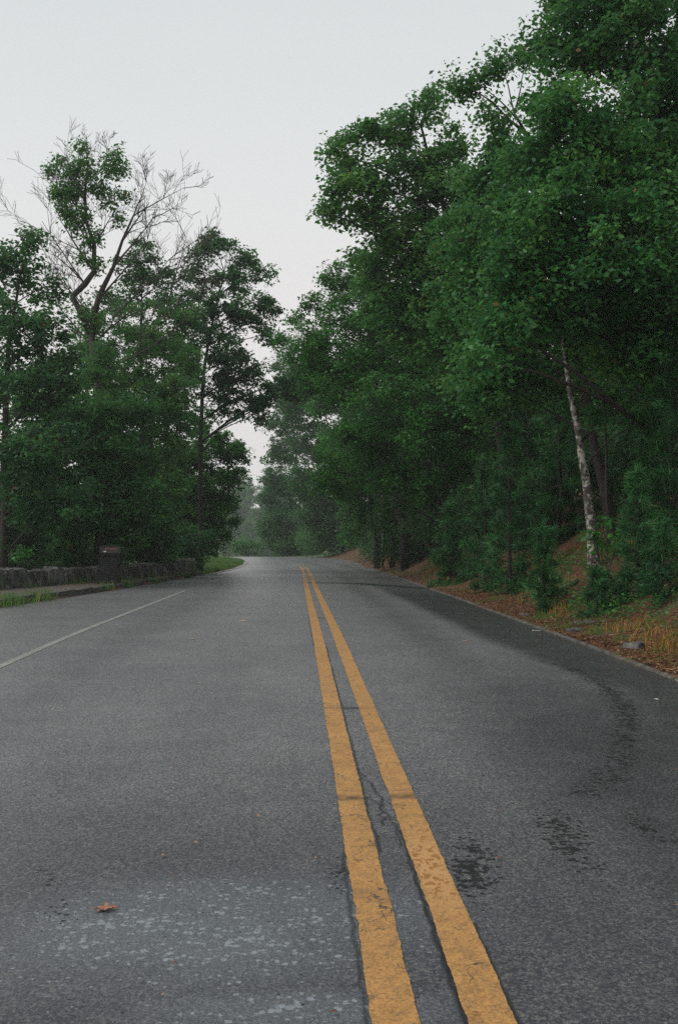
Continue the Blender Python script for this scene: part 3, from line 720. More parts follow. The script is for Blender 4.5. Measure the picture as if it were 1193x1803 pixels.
pine('pine_tree', 'ragged pine whose dark boughs reach over the far road from the right', 'tree', (1.8, 47.0), 9.6, 2.6, 5, .55, lean=(-1.0, 0), start=.45, tuft=.28, n_arm=6, r0=.16, sparse=.85, blades=26)

tree('maple_tree', 'bright green maple with layered sprays in the middle of the right hand woods', 'tree', (3.8, 32.0),
     [at(740, 780, 32), at(700, 660, 32), at(660, 560, 32)],
     [PB(565, 600, 31, 40), PB(535, 590, 31, 26, .7), PB(580, 480, 33, 24, .8), PB(560, 535, 33, 26, .8), PB(520, 620, 32, 24, .8), PB(640, 500, 33, 40), PB(500, 600, 33, 14, .7), PB(520, 560, 33, 14, .7), PB(620, 560, 32, 52), PB(610, 500, 33, 34, .8), PB(680, 590, 31.5, 60), PB(600, 660, 31, 55), PB(550, 670, 32, 38, .9), PB(750, 650, 31, 65), PB(690, 700, 30, 65, 1, 40),
      PB(820, 700, 30, 65), PB(630, 760, 30.5, 60, 1, 42), PB(760, 760, 29.5, 75, 1, 42), PB(680, 820, 31, 55), PB(730, 860, 30.5, 55, .9, 40), PB(820, 820, 30, 60, .9), PB(590, 830, 33, 50)],
     'maple', .10, 1.0, .40, 85, .13, seed=5, up=.6, droop=.2)
tree('maple_tree', 'slender maple dropping drooping sprays beside the two thin trunks at the middle distance', 'tree', (3.4, 42.0),
     [at(690, 860, 42), at(680, 700, 42), at(660, 620, 42)],
     [PB(640, 640, 42, 45), PB(640, 720, 42, 45), PB(650, 790, 41, 50), PB(620, 850, 42, 40, .9), PB(690, 900, 41, 38, .8), PB(640, 910, 42, 34, .8), PB(700, 720, 41, 60), PB(730, 830, 42, 50), PB(720, 920, 43, 34, .8), PB(780, 900, 42, 50)],
     'pale', .11, 1.0, .42, 75, .12, seed=6, droop=.45)
tree('broadleaf_tree', 'slim tree filling the woods just right of the far end of the yellow lines', 'tree', (2.6, 60.0),
     [at(665, 860, 60), at(640, 740, 60), at(620, 660, 60)],
     [PB(620, 650, 60, 40), PB(580, 700, 60, 38), PB(640, 720, 60, 42), PB(600, 780, 60, 42), PB(660, 800, 60, 42), PB(610, 860, 60, 38), PB(660, 890, 60, 38), PB(620, 930, 60, 32), PB(670, 950, 60, 28), PB(560, 640, 61, 30)],
     'maple', .17, 1.0, .55, 75, .15, seed=9)
tree('broadleaf_tree', 'tree whose sprays hang low over the outer side of the bend', 'tree', (.3, 78.0),
     [at(600, 860, 78), at(580, 760, 78), at(560, 680, 78)],
     [PB(530, 650, 78, 28), PB(560, 700, 78, 34), PB(520, 720, 78, 32), PB(550, 770, 78, 38), PB(590, 800, 78, 36), PB(540, 840, 77, 36), PB(590, 870, 77, 36), PB(560, 910, 77, 34), PB(610, 930, 77, 30), PB(570, 955, 77, 24), PB(520, 680, 78, 22), PB(500, 610, 78, 18, .8)],
     'oak_dark', .20, 1.0, .7, 75, .18, seed=10)
tree('broadleaf_tree', 'misty edged tree closing the right side of the gap above the bend', 'tree', (-3.6, 92.0),
     [at(528, 860, 92), at(515, 740, 92), at(505, 670, 92)],
     [PB(500, 645, 92, 20, .8), PB(490, 690, 92, 24), PB(515, 700, 92, 28), PB(485, 745, 92, 22), PB(510, 790, 92, 34), PB(480, 800, 92, 20, .9), PB(485, 850, 92, 28), PB(520, 860, 92, 32), PB(466, 880, 92, 15, .8), PB(495, 915, 92, 30), PB(535, 925, 92, 30), PB(475, 935, 92, 20), PB(510, 955, 92, 22), PB(482, 962, 92, 14, .8)],
     'oak_dark', .23, 1.0, .8, 75, .2, seed=7)
tree('broadleaf_tree', 'dark round tree rising behind the maple at mid height of the right hand woods', 'tree', (6.5, 36.0),
     [at(900, 760, 36), at(880, 600, 36), at(860, 480, 36)],
     [PB(700, 560, 35, 50), PB(780, 560, 35, 60), PB(860, 560, 35, 70), PB(800, 650, 35, 60), PB(880, 660, 35, 70), PB(720, 660, 36, 60), PB(800, 760, 35, 60), PB(880, 780, 34, 70), PB(960, 700, 34, 80), PB(660, 740, 36, 50), PB(950, 820, 34, 70), PB(720, 840, 36, 50)],
     'oak_dark', .12, 1.0, .5, 80, .18, seed=8)

# near lichened leaning trunk and its slim dark neighbour
def px_base(px, d): return (px - CX) * d / FPX
b1 = (px_base(1046, 17), 17.0)
tree('lichened_tree', 'leaning slim tree with pale lichen patches on its trunk standing on the bank', 'tree', b1,
     [at(1033, 860, 17), at(1020, 780, 17), at(1003, 690, 17), at(990, 600, 17.2), at(985, 480, 17.4)],
     [PB(1075, 700, 16, 42, .6), PB(1120, 690, 16, 40, .7), PB(1140, 740, 16, 30, .5), PB(1000, 520, 17, 60), PB(920, 560, 17.4, 50), PB(1060, 600, 17, 60)],
     'oak', .12, .8, .34, 55, .125, seed=11, bark_='bark_pale', droop=.7)
tree('understory_tree', 'thin dark straight trunked tree just right of the lichened leaning one', 'tree', (px_base(1069, 18.2), 18.2),
     [at(1067, 820, 18.2), at(1064, 740, 18.2), at(1060, 600, 18.2)],
     [PB(1080, 600, 18.2, 70), PB(1140, 560, 18.2, 60), PB(1050, 500, 18.4, 60), PB(1150, 650, 18.2, 40, .7)],
     'oak_dark', .12, .9, .4, 70, .055, seed=12)

# dead pale limbs hanging in front of the dark woods
dl = MB(); o_ = at(1075, 615, 16.6); rn = random.Random(4)
def P_(px, py, d): return at(px, py, d) - o_
for pts, r in (([(1075, 615, 16.6), (1040, 628, 16.5), (1010, 648, 16.4), (985, 665, 16.3)], .018), ([(1020, 640, 16.4), (1000, 622, 16.3), (978, 626, 16.3)], .010), ([(1010, 648, 16.4), (998, 640, 16.4), (990, 652, 16.3)], .006), ([(1050, 622, 16.5), (1062, 600, 16.6), (1080, 580, 16.6)], .012)):
    q = [P_(*p) for p in pts]; dl.tube(q, [r * (1 - .75 * i / (len(q) - 1)) for i in range(len(q))], 5)
dl.build('dead_branch', M['bark_dead'], None, loc=tuple(o_)); tag(bpy.data.objects['dead_branch'], 'bare pale dead branch forking above the lichened trunk', 'branch')

# ---- pines with soft needles on the bank
SP = [  # px, d, height, spread, seed, label
    (852, 21.8, 3.0, .62, 21, 'broad soft needled young pine in the middle of three beside the verge'),
    (792, 26.0, 2.3, .60, 22, 'low young pine leftmost on the verge of the right bank'),
    (896, 20.2, 3.6, .70, 23, 'tall dim young pine standing right of the broad one on the bank'),
    (958, 15.6, 1.45, .36, 24, 'small wispy pine sapling left of the fallen log'),
    (1048, 13.6, .62, .30, 25, 'tiny bushy pine seedling below the lichened trunk'),
    (1122, 13.4, 1.75, .42, 26, 'upright young pine at the right edge of the picture above the orange grass'),
    (1195, 15.5, 3.6, .80, 27, 'taller pine half out of the picture behind the upright young one'),
    (985, 22.5, 4.2, 1.0, 28, 'dark pine deep in the shade left of the lichened trunk'),
    (1130, 22.0, 4.6, 1.1, 29, 'dark pine deep in the shade right of the thin trunk'),
    (1165, 12.6, .95, .34, 70, 'short young pine at the very edge of the picture in front of the upright one'),
    (930, 24.5, 5.0, 1.1, 30, 'dark pine in the shade behind the tall dim young one'),
]
for px, d, h, w, sd, lb in SP:
    pine('young_pine', lb, 'pine', (px_base(px, d), d), h, w, sd, .17 if h < 2.6 else .26, start=.05, tuft=.10 if h < 2 else .13, n_arm=7, r0=.02 + .008 * h, group='young pines on the right bank', blades=22)

# ---- left side
tree('broadleaf_tree', 'dark leafy tree cut by the left edge of the picture', 'tree', (-8.9, 26.5),
     [at(10, 760, 26.5), at(15, 600, 26.5), at(40, 470, 26.5)],
     [PB(60, 440, 26.5, 34, .8), PB(30, 480, 26.5, 50), PB(85, 500, 26.5, 34, .8), PB(40, 560, 26, 55), PB(20, 640, 26, 60, .8), PB(90, 600, 26, 50), PB(-30, 560, 27, 60), PB(60, 700, 26, 60, .85), PB(120, 670, 26, 40), PB(20, 780, 26, 60, .9), PB(90, 790, 25.6, 55), PB(40, 880, 26, 55), PB(110, 880, 26, 50), PB(-40, 700, 27, 60)],
     'oak_dark', .12, .62, .40, 75, .16, seed=31)
# dead-topped tree wrapped in ivy
def dead_tree():
    d = 31.0; bx, by = px_base(185, d) , d + 0.0
    bz = Hs(bx, by) - .05; o = np.array((bx, by, bz)); root = empty('ivy_clad_tree', tuple(o))
    tag(root, 'half dead tree with a bare fan of twigs above an ivy wrapped crooked trunk', 'tree')
    T = MB(); A = lambda px, py, dd=0: at(px, py, d + dd) - o
    T.tube([np.zeros(3), A(182, 860), A(178, 760), A(172, 660), A(160, 585)], [.20, .16, .14, .125, .11], 10)
    T.tube([A(160, 590), A(140, 545), A(128, 522), A(150, 500), A(166, 478), A(166, 430), A(152, 390), A(150, 340), A(155, 290)], [.11, .10, .10, .10, .085, .065, .055, .04, .025], 8)
    T.tube([A(162, 600), A(166, 550), A(180, 510), A(200, 470), A(215, 425), A(235, 380)], [.10, .10, .085, .06, .045, .03], 7)
    T.build('trunk', M['bark'], root, smooth=True)
    B = MB(); rn = random.Random(77)
    def grow(p, dr, L, r, lev):
        n = 5; pts = [p]; q = p.copy(); dd = dr.copy()
        for i in range(n):
            dd = dd + np.array([rn.uniform(-1, 1), rn.uniform(-1, 1) * .8, rn.uniform(-.4, .9)]) * .11; dd /= np.linalg.norm(dd); q = q + dd * L / n; pts.append(q)
        B.tube(pts, [max(.005, r * (1 - .75 * i / n)) for i in range(n + 1)], 4 if lev > 1 else 5, cap=False)
        if lev >= 4: return
        k = 5 if lev < 2 else 4
        for j in range(k):
            i = rn.randint(1, n); a = rn.uniform(.35, .8); s_ = rn.choice((-1, 1))
            v = np.cross(dd, np.array((rn.uniform(-.4, .4), 1, 0))); v /= np.linalg.norm(v); nd = dd * cos(a) + v * sin(a) * s_; nd[2] += .12; nd /= np.linalg.norm(nd)
            grow(pts[i], nd, L * rn.uniform(.38, .62), max(.005, r * .45), lev + 1)
    for (a, b, L, r) in (((166, 478), (60, 350), 2.0, .045), ((150, 500), (60, 420), 1.3, .03), ((160, 440), (110, 300), 1.9, .035), ((215, 425), (270, 350), 1.5, .035), ((200, 470), (300, 350), 2.0, .04),
                         ((235, 380), (262, 320), 1.1, .025), ((166, 560), (90, 480), 1.5, .03), ((180, 520), (330, 360), 2.3, .035), ((200, 560), (345, 380), 2.5, .035), ((155, 300), (150, 240), .9, .02), ((185, 300), (195, 250), .8, .02),
                         ((170, 600), (330, 450), 2.6, .035), ((170, 620), (60, 500), 2.2, .035), ((210, 640), (400, 560), 3.0, .03), ((150, 500), (45, 330), 2.3, .03), ((140, 540), (60, 420), 1.5, .025), ((150, 360), (95, 240), 1.6, .02), ((165, 440), (60, 300), 2.4, .03), ((235, 380), (330, 340), 1.8, .025), ((290, 560), (335, 370), 2.6, .03), ((300, 560), (370, 390), 2.2, .025), ((165, 430), (215, 360), 1.3, .03)):
        p = A(*a); e = A(*b); dr = (e - p) / np.linalg.norm(e - p); grow(p, dr, L, r, 1)
    B.build('bare_branches', M['bark_twig'], root)
    rg = np.random.default_rng(9); C = []
    for (px, py, r, n) in ((130, 320, 26, 26), (120, 350, 26, 26), (140, 385, 22, 20), (150, 300, 24, 18), (140, 262, 14, 7), (95, 300, 12, 6), (105, 285, 8, 4), (205, 270, 8, 5), (215, 300, 8, 4), (190, 295, 17, 14), (178, 330, 16, 12), (205, 280, 9, 5), (195, 350, 16, 8), (165, 420, 14, 10), (205, 385, 10, 4), (168, 465, 12, 8), (150, 450, 16, 6), (220, 345, 9, 4), (100, 340, 12, 5), (165, 560, 26, 14)):
        c = A(px, py); k = d / FPX; cs = ellipsoid_pts(max(3, int(n * .7)), c, (r * k * 1.0, r * k, r * k * 1.05), rg); n = len(cs)
        kk = np.repeat(np.arange(n), 46); C.append(cs[kk] + rg.normal(size=(len(kk), 3)) * .11)
    C = np.concatenate(C); v, f, t = leaf_quads(C, .12, rg, .5, .5)
    mesh_obj('ivy', v, f, M['pale'], root, attrs={'tint': t})
dead_tree()
tree('broadleaf_tree', 'leafy tree hiding the lower trunk of the ivy wrapped one beside the information stand', 'tree', (px_base(170, 29.3), 29.3),
     [at(172, 880, 29.3), at(168, 760, 29.3)],
     [PB(170, 640, 29.3, 40, .7), PB(120, 720, 29, 48), PB(190, 730, 29, 50), PB(150, 800, 28.8, 55), PB(220, 800, 29, 50), PB(100, 860, 28.8, 50), PB(180, 880, 28.6, 50), PB(250, 880, 29, 50), PB(80, 780, 29, 45), PB(240, 720, 29.4, 36, .7), PB(230, 935, 29.2, 34), PB(120, 930, 28.8, 34)],
     'oak', .11, 1.0, .40, 80, .12, seed=37)
tree('broadleaf_tree', 'yellowish green tree with airy foliage just right of the ivy wrapped trunk', 'tree', (px_base(270, 33.5), 33.5),
     [at(270, 860, 33.5), at(262, 700, 33.5), at(255, 600, 33)],
     [PB(215, 560, 33, 40, .6), PB(270, 600, 33, 48, .7), PB(230, 640, 32.5, 50, .85), PB(300, 560, 33.5, 38, .6), PB(180, 680, 32.5, 45), PB(300, 680, 32.5, 50), PB(240, 730, 32, 55), PB(170, 770, 32, 45), PB(310, 770, 32.5, 45), PB(235, 820, 32, 50), PB(290, 870, 32, 50), PB(200, 880, 31.6, 45), PB(330, 640, 34, 36, .7), PB(150, 620, 33, 34, .7)],
     'pale', .10, .62, .36, 75, .12, seed=32)
tree('broadleaf_tree', 'dark rounded tree behind the bare twigs with a small clump of leaves at its top', 'tree', (px_base(250, 38), 38.0),
     [at(250, 760, 38), at(248, 600, 38), at(250, 500, 38)],
     [PB(255, 445, 38, 26), PB(225, 455, 38, 24, .9), PB(315, 490, 38, 22, .7), PB(180, 520, 38, 26, .6), PB(290, 600, 38, 40), PB(160, 640, 37, 40), PB(60, 700, 37, 50), PB(270, 480, 38, 26), PB(235, 500, 38, 34), PB(290, 530, 38, 36), PB(210, 530, 38, 34, .7), PB(150, 560, 38, 36, .7), PB(180, 600, 38, 40), PB(250, 590, 38, 44), PB(330, 560, 38, 36), PB(320, 640, 38, 44), PB(100, 640, 38, 44), PB(220, 680, 38, 50), PB(130, 720, 38, 50), PB(300, 730, 38, 50), PB(60, 800, 38, 50), PB(200, 800, 38, 55), PB(290, 830, 38, 50), PB(110, 880, 38, 50)],
     'oak_dark', .13, .62, .45, 75, .16, seed=33)
tree('broadleaf_tree', 'tall dark tree leaning into the gap, its lobed crown against the pale sky', 'tree', (px_base(352, 40), 40.0),
     [at(352, 820, 40), at(358, 660, 40), at(375, 560, 40), at(395, 480, 40)],
     [PB(378, 430, 40, 26), PB(355, 445, 40, 20), PB(400, 440, 40, 14, .8), PB(345, 475, 40, 22, .8), PB(440, 455, 40, 24), PB(462, 480, 40, 18), PB(420, 500, 40, 32), PB(370, 510, 40, 34, .9), PB(460, 530, 40, 24), PB(484, 552, 40, 13, .9), PB(420, 560, 40, 40), PB(360, 570, 40, 40), PB(460, 590, 40, 22, .8), PB(400, 630, 40, 42), PB(450, 650, 40, 22, .7), PB(330, 640, 40, 36), PB(440, 700, 40, 22, .8), PB(380, 690, 40, 34, .6), PB(470, 705, 40, 20, .9), PB(500, 690, 40.5, 22, .9), PB(525, 690, 40.5, 18, .8), PB(450, 735, 40, 14, .6), PB(300, 700, 40, 40), PB(420, 670, 40, 34), PB(405, 720, 40, 30, .8), PB(480, 680, 40, 22), PB(455, 715, 40, 18), PB(512, 675, 40.5, 14, .7)],
     'oak_dark', .13, .62, .40, 80, .16, seed=34)
tree('broadleaf_tree', 'bushy small tree overhanging the triangle of grass at the bend', 'tree', (px_base(340, 43), 43.0),
     [at(342, 880, 43), at(350, 800, 43)],
     [PB(350, 740, 43, 28, .6), PB(400, 790, 43, 30, .8), PB(360, 800, 43, 40), PB(425, 800, 43, 15, .7), PB(400, 840, 43, 30), PB(350, 860, 42.5, 45), PB(400, 885, 43, 24), PB(370, 920, 42.5, 34), PB(330, 930, 42.5, 45), PB(385, 945, 43.5, 20, .9), PB(412, 915, 43.5, 9, .5), PB(355, 965, 42.5, 26), PB(300, 900, 42.5, 45), PB(300, 820, 43, 45)],
     'maple', .11, 1.05, .36, 80, .10, seed=35, droop=.45)
tree('broadleaf_tree', 'shadowed tree behind the information stand whose leaves hang to the wall', 'tree', (px_base(150, 34), 34.0),
     [at(150, 860, 34), at(150, 740, 34)],
     [PB(70, 830, 33, 50), PB(140, 780, 33, 50), PB(60, 900, 32, 50), PB(140, 900, 32, 50), PB(220, 910, 32, 50), PB(60, 960, 31, 36), PB(130, 960, 31, 36), PB(200, 965, 31.4, 36), PB(270, 950, 33, 40), PB(330, 950, 36, 36), PB(-10, 920, 30, 50), PB(200, 850, 33, 50)],
     'oak_dark', .12, 1.0, .45, 75, .15, seed=36)

# ---- bushes
def bush(name, label, base, blobs, leaf='oak', size=.09, sub=.22, per=60, seed=0, dens=1.0, group=None, cat='bush', aspect=.55):
    rg = np.random.default_rng(7000 + seed); rnd = random.Random(seed); bx, by = base; bz = Hs(bx, by) - .03
    o = np.array((bx, by, bz)); root = empty(name, tuple(o)); tag(root, label, cat, group); B = MB(); C = []
    for (c, r, dn) in blobs:
        c = np.array(c); r = np.array(r); ns = max(3, int(dn * dens * r[0] * r[2] / (sub * sub) * 2)); cs = ellipsoid_pts(ns, c, r * .9, rg)
        limb(B, (0, 0, 0), c - o, .016, .008, 5, 4, .12, .03, rnd)
        for q in cs: limb(B, c - o, q - o, .006, .003, 4, 3, .15, .03, rnd)
        kk = np.repeat(np.arange(ns), per); C.append(cs[kk] + rg.normal(size=(len(kk), 3)) * sub * .5)
    C = np.concatenate(C) - o; v, f, t = leaf_quads(C, size, rg, .65, .4, aspect)
    B.build('stems', M['bark_twig'], root); mesh_obj('leaves', v, f, M[leaf], root, attrs={'tint': t}); return root
def GB(px, py, d, r, dn=1.0): return PB(px, py, d, r, dn)
bush('oak_sprout', 'small oak sprout with large lobed leaves at the foot of the lichened trunk', (px_base(1062, 14.8), 14.8),
     [GB(1045, 945, 14.8, 16, .8), GB(1072, 930, 14.8, 18, .8), GB(1060, 955, 14.8, 15, .7), GB(1090, 940, 14.8, 10, .6)], 'maple', .11, .10, 10, 41, cat='sprout', aspect=.6)
bush('young_plant', 'bright green leafy plant poking up behind the wall at the left edge', (px_base(42, 24.2), 24.2),
     [GB(45, 972, 24, 14, .9), GB(32, 978, 24, 10, .8)], 'maple', .09, .11, 14, 42, cat='plant')
UB = [(-7.6, 29.2, 45, 'low dark bush behind the wall left of the information stand'), (-6.2, 32.2, 46, 'low dark bush behind the wall right of the information stand'),
      (-5.9, 37.0, 47, 'dark bush behind the mossy end of the wall'), (-9.2, 24.6, 48, 'dark bush behind the wall at the left edge'), (-7.2, 36.0, 49, 'dark bush in the shade under the leaning tree')]
for x, y, sd, lb in UB:
    z = Hs(x, y); rr = random.Random(sd)
    bush('bush', lb, (x, y), [((x + rr.uniform(-.7, .7), y + rr.uniform(-.5, .5), z + rr.uniform(.4, 1.5)), (.6, .6, .5), 1) for _ in range(7)], 'oak_dark', .10, .3, 70, sd, 1.0, 'dark bushes behind the wall')
RB = [(2.7, 42.5, 67, 'low shrub hiding the foot of the two thin trunks'), (2.45, 48, 68, 'low shrub just left of the two thin trunks'),(3.3, 40.5, 58, 'low shrub in front of the thin trunks on the bank'), (2.9, 50, 59, 'low shrub on the bank halfway to the bend'), (4.6, 33.5, 60, 'shrub tucked under the low sprays of the maple'), (5.0, 41, 64, 'shrub behind the thin trunks on the bank'), (7.5, 26, 65, 'shrub high on the slope in deep shade'), (6.2, 30, 66, 'shrub on the slope behind the maple'),(5.2, 23.5, 51, 'dark shrub in the woods above the broad young pine'), (4.2, 29.0, 52, 'dark shrub at the foot of the maple'), (6.6, 19.0, 53, 'dark shrub in the shade behind the thin dark trunk'),
      (3.6, 36.5, 54, 'dim shrub on the bank beyond the leftmost young pine'), (3.0, 45, 55, 'dim shrub at the foot of the slender maple'), (1.9, 55, 56, 'dim shrub on the bank just before the bend')]
for x, y, sd, lb in RB:
    z = Hs(x, y); rr = random.Random(sd)
    bush('shrub', lb, (x, y), [((x + rr.uniform(-.9, .9), y + rr.uniform(-.8, .8), z + rr.uniform(.5, 2.0)), (.7, .7, .5), 1) for _ in range(8)], 'oak_dark', .11, .32, 70, sd, 1.0, 'shrubs under the right hand woods')

OB = [(3.0, 64), (2.4, 70), (1.3, 76), (-.3, 82), (-2.6, 87), (-5.2, 91.5), (-8.6, 95.5), (-2.0, 92), (-5.5, 97)]
ob = None
for i, (x, y) in enumerate(OB):
    z = Hs(x, y)
    if ob is None:
        rr = random.Random(3); ob = bush('shrub', 'green shrub standing in a row along the outside of the bend', (x, y), [((x + rr.uniform(-1.3, 1.3), y + rr.uniform(-.8, .8), z + rr.uniform(.2, 1.9)), (.8, .7, .55), 1) for _ in range(10)], 'oak', .15, .36, 60, 57, 1.0, 'shrubs along the outside of the bend')
    else:
        c = ob.copy(); col.objects.link(c); c.location = (x, y, z); c.rotation_euler = (0, 0, i * 2.1); c.scale = (1, 1, .8 + .1 * (i % 5))
        for ch in list(ob.children):
            e = ch.copy(); col.objects.link(e); e.parent = c

# ---- woods behind: generic trees copied
def generic(seed, leaf, hgt=11.0):
    rr = random.Random(seed); bl = []
    for i in range(26):
        z = rr.uniform(.06, .97) * hgt; t = z / hgt; w = 2.6 * (1 - .55 * t); a = rr.uniform(0, 2 * pi); q = rr.uniform(.3, 1) * w
        r = rr.uniform(.8, 1.25) * (1 - .3 * t); bl.append((np.array((cos(a) * q, 60 + sin(a) * q, z)), (r * 1.15, r * 1.15, r * .85), 1.0))
    off = Hs(9.0, 60.0)
    bl = [((c[0] + 9.0, c[1], c[2] + off), r, dn) for c, r, dn in bl]
    return tree('forest_tree', 'tall dense tree standing among others in the dark woods behind the roadside trees', 'tree', (9.0, 60.0),
                [(9.1, 60, off + hgt * .4), (8.9, 60.1, off + hgt * .7), (9, 60, off + hgt * .95)], bl, leaf, .17, .55, .50, 80, .15, 'woods behind the roadside trees on the right', seed=seed)
pa = generic(61, 'oak_dark'); pb = generic(62, 'oak'); pc_ = generic(63, 'oak_dark')
RIGHT_LB = 'tall dense tree standing among others in the dark woods behind the roadside trees'
spots = [(8.5, 22), (11, 27), (8.6, 31), (10.2, 36), (7.4, 41), (9.4, 46), (6.2, 49.5), (6.4, 55), (9.6, 54), (4.8, 62), (8, 64), (13, 33), (14.5, 24), (10.5, 18), (13, 41), (4.2, 70), (1.0, 78), (4, 82), (-2.5, 97), (3, 92)]
for i, (x, y) in enumerate(spots):
    src = (pa, pb, pc_)[i % 3]; z = Hs(x, y) - .05; s_ = random.Random(i).uniform(.82, 1.0)
    if (x, y) in ((1.0, 78), (3.8, 62), (5.4, 55), (-2.5, 97), (4.2, 70)): s_ *= .72
    if i == 0: src = pa; pa.location = (x, y, z); pa.rotation_euler = (0, 0, 1.1); pa.scale = (s_,) * 3
    elif i == 1: pb.location = (x, y, z); pb.rotation_euler = (0, 0, 2.1); pb.scale = (s_,) * 3
    elif i == 2: pc_.location = (x, y, z); pc_.rotation_euler = (0, 0, .1); pc_.scale = (s_,) * 3
    else: copy_tree(src, (x, y, z), i * 1.7, s_)
# beyond the bend, fading in the mist
far = [(-3.0, 108, .70), (2.0, 104, .8),  (-17, 215, 1.5),
       (-30, 230, 1.5), (-23, 240, 1.6), (-14, 245, 1.6), (-38, 290, 1.75), (-30, 300, 1.85), (-21, 310, 1.85), (-44, 300, 1.7), (-12, 180, 1.3), (-5, 130, 1.0), (0, 112, .9), (-52, 320, 1.8), (-33, 180, 1.1), (-42, 210, 1.2), (-60, 260, 1.3), (-40, 340, 1.4), (-32, 350, 1.3), (-24, 345, 1.4), (-50, 350, 1.4), (-16, 335, 1.3), (-28, 270, 1.2), (-36, 265, 1.25), (-21, 275, 1.2), (-27, 205, .8), (-22, 200, .9)]
FL = ['pale tree just beyond the bend, darkest of the misty ones', 'pale tree farther beyond the bend, half lost in the mist', 'faint tree far beyond the bend, almost as pale as the mist']
for i, (x, y, s_) in enumerate(far):
    copy_tree((pa, pb, pc_)[i % 3], (x, y, Hs(x, y) - .05), i * 2.3, s_, FL[0 if y < 135 else 1 if y < 215 else 2], 'misty trees beyond the bend, ' + ('near' if y < 135 else 'farther' if y < 215 else 'farthest'), 'misty_tree')
lf = [(-10.5, 47), (-12.5, 40), (-13.5, 33), (-11, 56), (-15, 50), (-14, 62), (-12.2, 28.0)]
for i, (x, y) in enumerate(lf):
    copy_tree((pa, pc_, pb)[i % 3], (x, y, Hs(x, y) - .05), i * 1.3 + .5, .80 - .02 * i, 'dim tree farther down the slope behind the leafy left hand trees', 'trees down the slope on the left', 'slope_tree')

# thin trunks standing at the foot of the woods
for i, (px, d, hh, lb) in enumerate(((690, 45, 5, 'thicker of two thin dark trunks rising from the leaf covered bank at mid distance'), (673, 46, 4.2, 'paler thin trunk close left of a thicker one on the leaf covered bank'))):
    x = px_base(px, d); z = Hs(x, d) - .05; root = empty('slim_tree', (x, d, z)); tag(root, lb, 'tree', 'thin trunks on the bank')
    T = MB(); r = (.11, .06)[i]; T.tube([(0, 0, 0), (.03, 0, hh * .4), (-.02, .05, hh * .75), (.05, 0, hh)], [r * 1.2, r, r * .85, r * .6], 8); T.build('trunk', M['bark' if i == 0 else 'bark_pale'], root, smooth=True)
    rg = np.random.default_rng(i + 90); C = ellipsoid_pts(14, (0, 0, hh + .3), (.9, .9, .8), rg); kk = np.repeat(np.arange(14), 60)
    v, f, t = leaf_quads(C[kk] + rg.normal(size=(len(kk), 3)) * .22, .11, rg); mesh_obj('crown', v, f, M['oak_dark'], root, attrs={'tint': t})

# ------------------------------------------------------------------ ground cover
def scatter(name, label, pts, size, mat, mode='leaf', seed=0, up=.8, asp=.62):
    rg = np.random.default_rng(seed); pts = np.asarray(pts, float)
    if mode == 'leaf':
        v, f, t = leaf_quads(pts, size, rg, up, .02, asp, .45)
        # keep leaves flat on the ground
        c = np.repeat(pts, 4, 0); v[:, 2] = c[:, 2] + (v[:, 2] - c[:, 2]) * .35 + .01
    else:
        n = len(pts); a = rg.random(n) * 2 * pi; ln = rg.random(n) * .7
        d = np.stack([np.cos(a) * ln, np.sin(a) * ln, np.ones(n)], -1); L = (size * (.5 + rg.random(n)))[:, None]
        sd = np.stack([-np.sin(a), np.cos(a), 0 * a], -1); w = mode * (.7 + .6 * rg.random(n))[:, None]
        bend = np.stack([np.cos(a) * ln, np.sin(a) * ln, -.2 * np.ones(n)], -1) * L * .5
        m1 = pts + d * L * .55
        v = np.stack([pts - sd * w, pts + sd * w, m1 + sd * w * .8, m1 - sd * w * .8, m1 + sd * w * .8, m1 - sd * w * .8, m1 + d * L * .45 + bend - sd * w * .1, m1 + d * L * .45 + bend + sd * w * .1], 1).reshape(-1, 3)
        f = np.arange(8 * n).reshape(-1, 4); t = np.repeat(rg.random(n), 8)
    return tag(mesh_obj(name, v, f, mat, attrs={'tint': t}), label, kind='stuff')
def bank_pts(n, y0, y1, d0, d1, rg, dpow=1.0, thr=None, s=1.0, o=0):
    y = y0 * (y1 / y0) ** rg.random(n); d = d0 + (d1 - d0) * rg.random(n) ** dpow; x = np.interp(y, RE[:, 0], RE[:, 1]) + d
    if thr is not None:
        k = vnoise(x, y, s, o) > thr; x, y = x[k], y[k]
    return np.stack([x, y, H(x, y)], -1)
rg = np.random.default_rng(3)
scatter('leaf_litter', 'brown fallen leaves and needles covering the right bank', np.concatenate([bank_pts(70000, 6.5, 62, .04, 9, rg, 1.5), bank_pts(34000, 8, 20, .8, 8, rg, 1.0)]), .038, M['litter'], seed=1)
def tuftpts(C, k, spread, rg):
    kk = np.repeat(np.arange(len(C)), k); P = C[kk] + np.concatenate([rg.normal(size=(len(kk), 2)) * spread, np.zeros((len(kk), 1))], 1); P[:, 2] = H(P[:, 0], P[:, 1]) - .01; return P
scatter('dry_grass', 'orange dried grass and ferns growing on the bank', tuftpts(bank_pts(420, 7.5, 34, .45, 2.8, rg, 1, .52, 1.2, 2), 30, .10, rg), .13, M['dry'], .0035, 2)
scatter('grass', 'green grass tufts along the foot of the right bank', tuftpts(bank_pts(420, 7.5, 40, .15, 2.3, rg, 1.2, .5, 1.4, 6), 26, .09, rg), .10, M['grass'], .0032, 3)
scatter('pine_straw', 'long dead grass stems and pine straw lying at the verge', bank_pts(14000, 6.5, 24, .02, 1.1, rg, 1.2), .11, M['litter'], 'leaf', 4, .9, .07)
yl = 37 + 45 * rg.random(42000) ** 1.1; xl_ = np.interp(yl, LE[:, 0], LE[:, 1]) - .05 - 6 * rg.random(len(yl)) ** 1.3
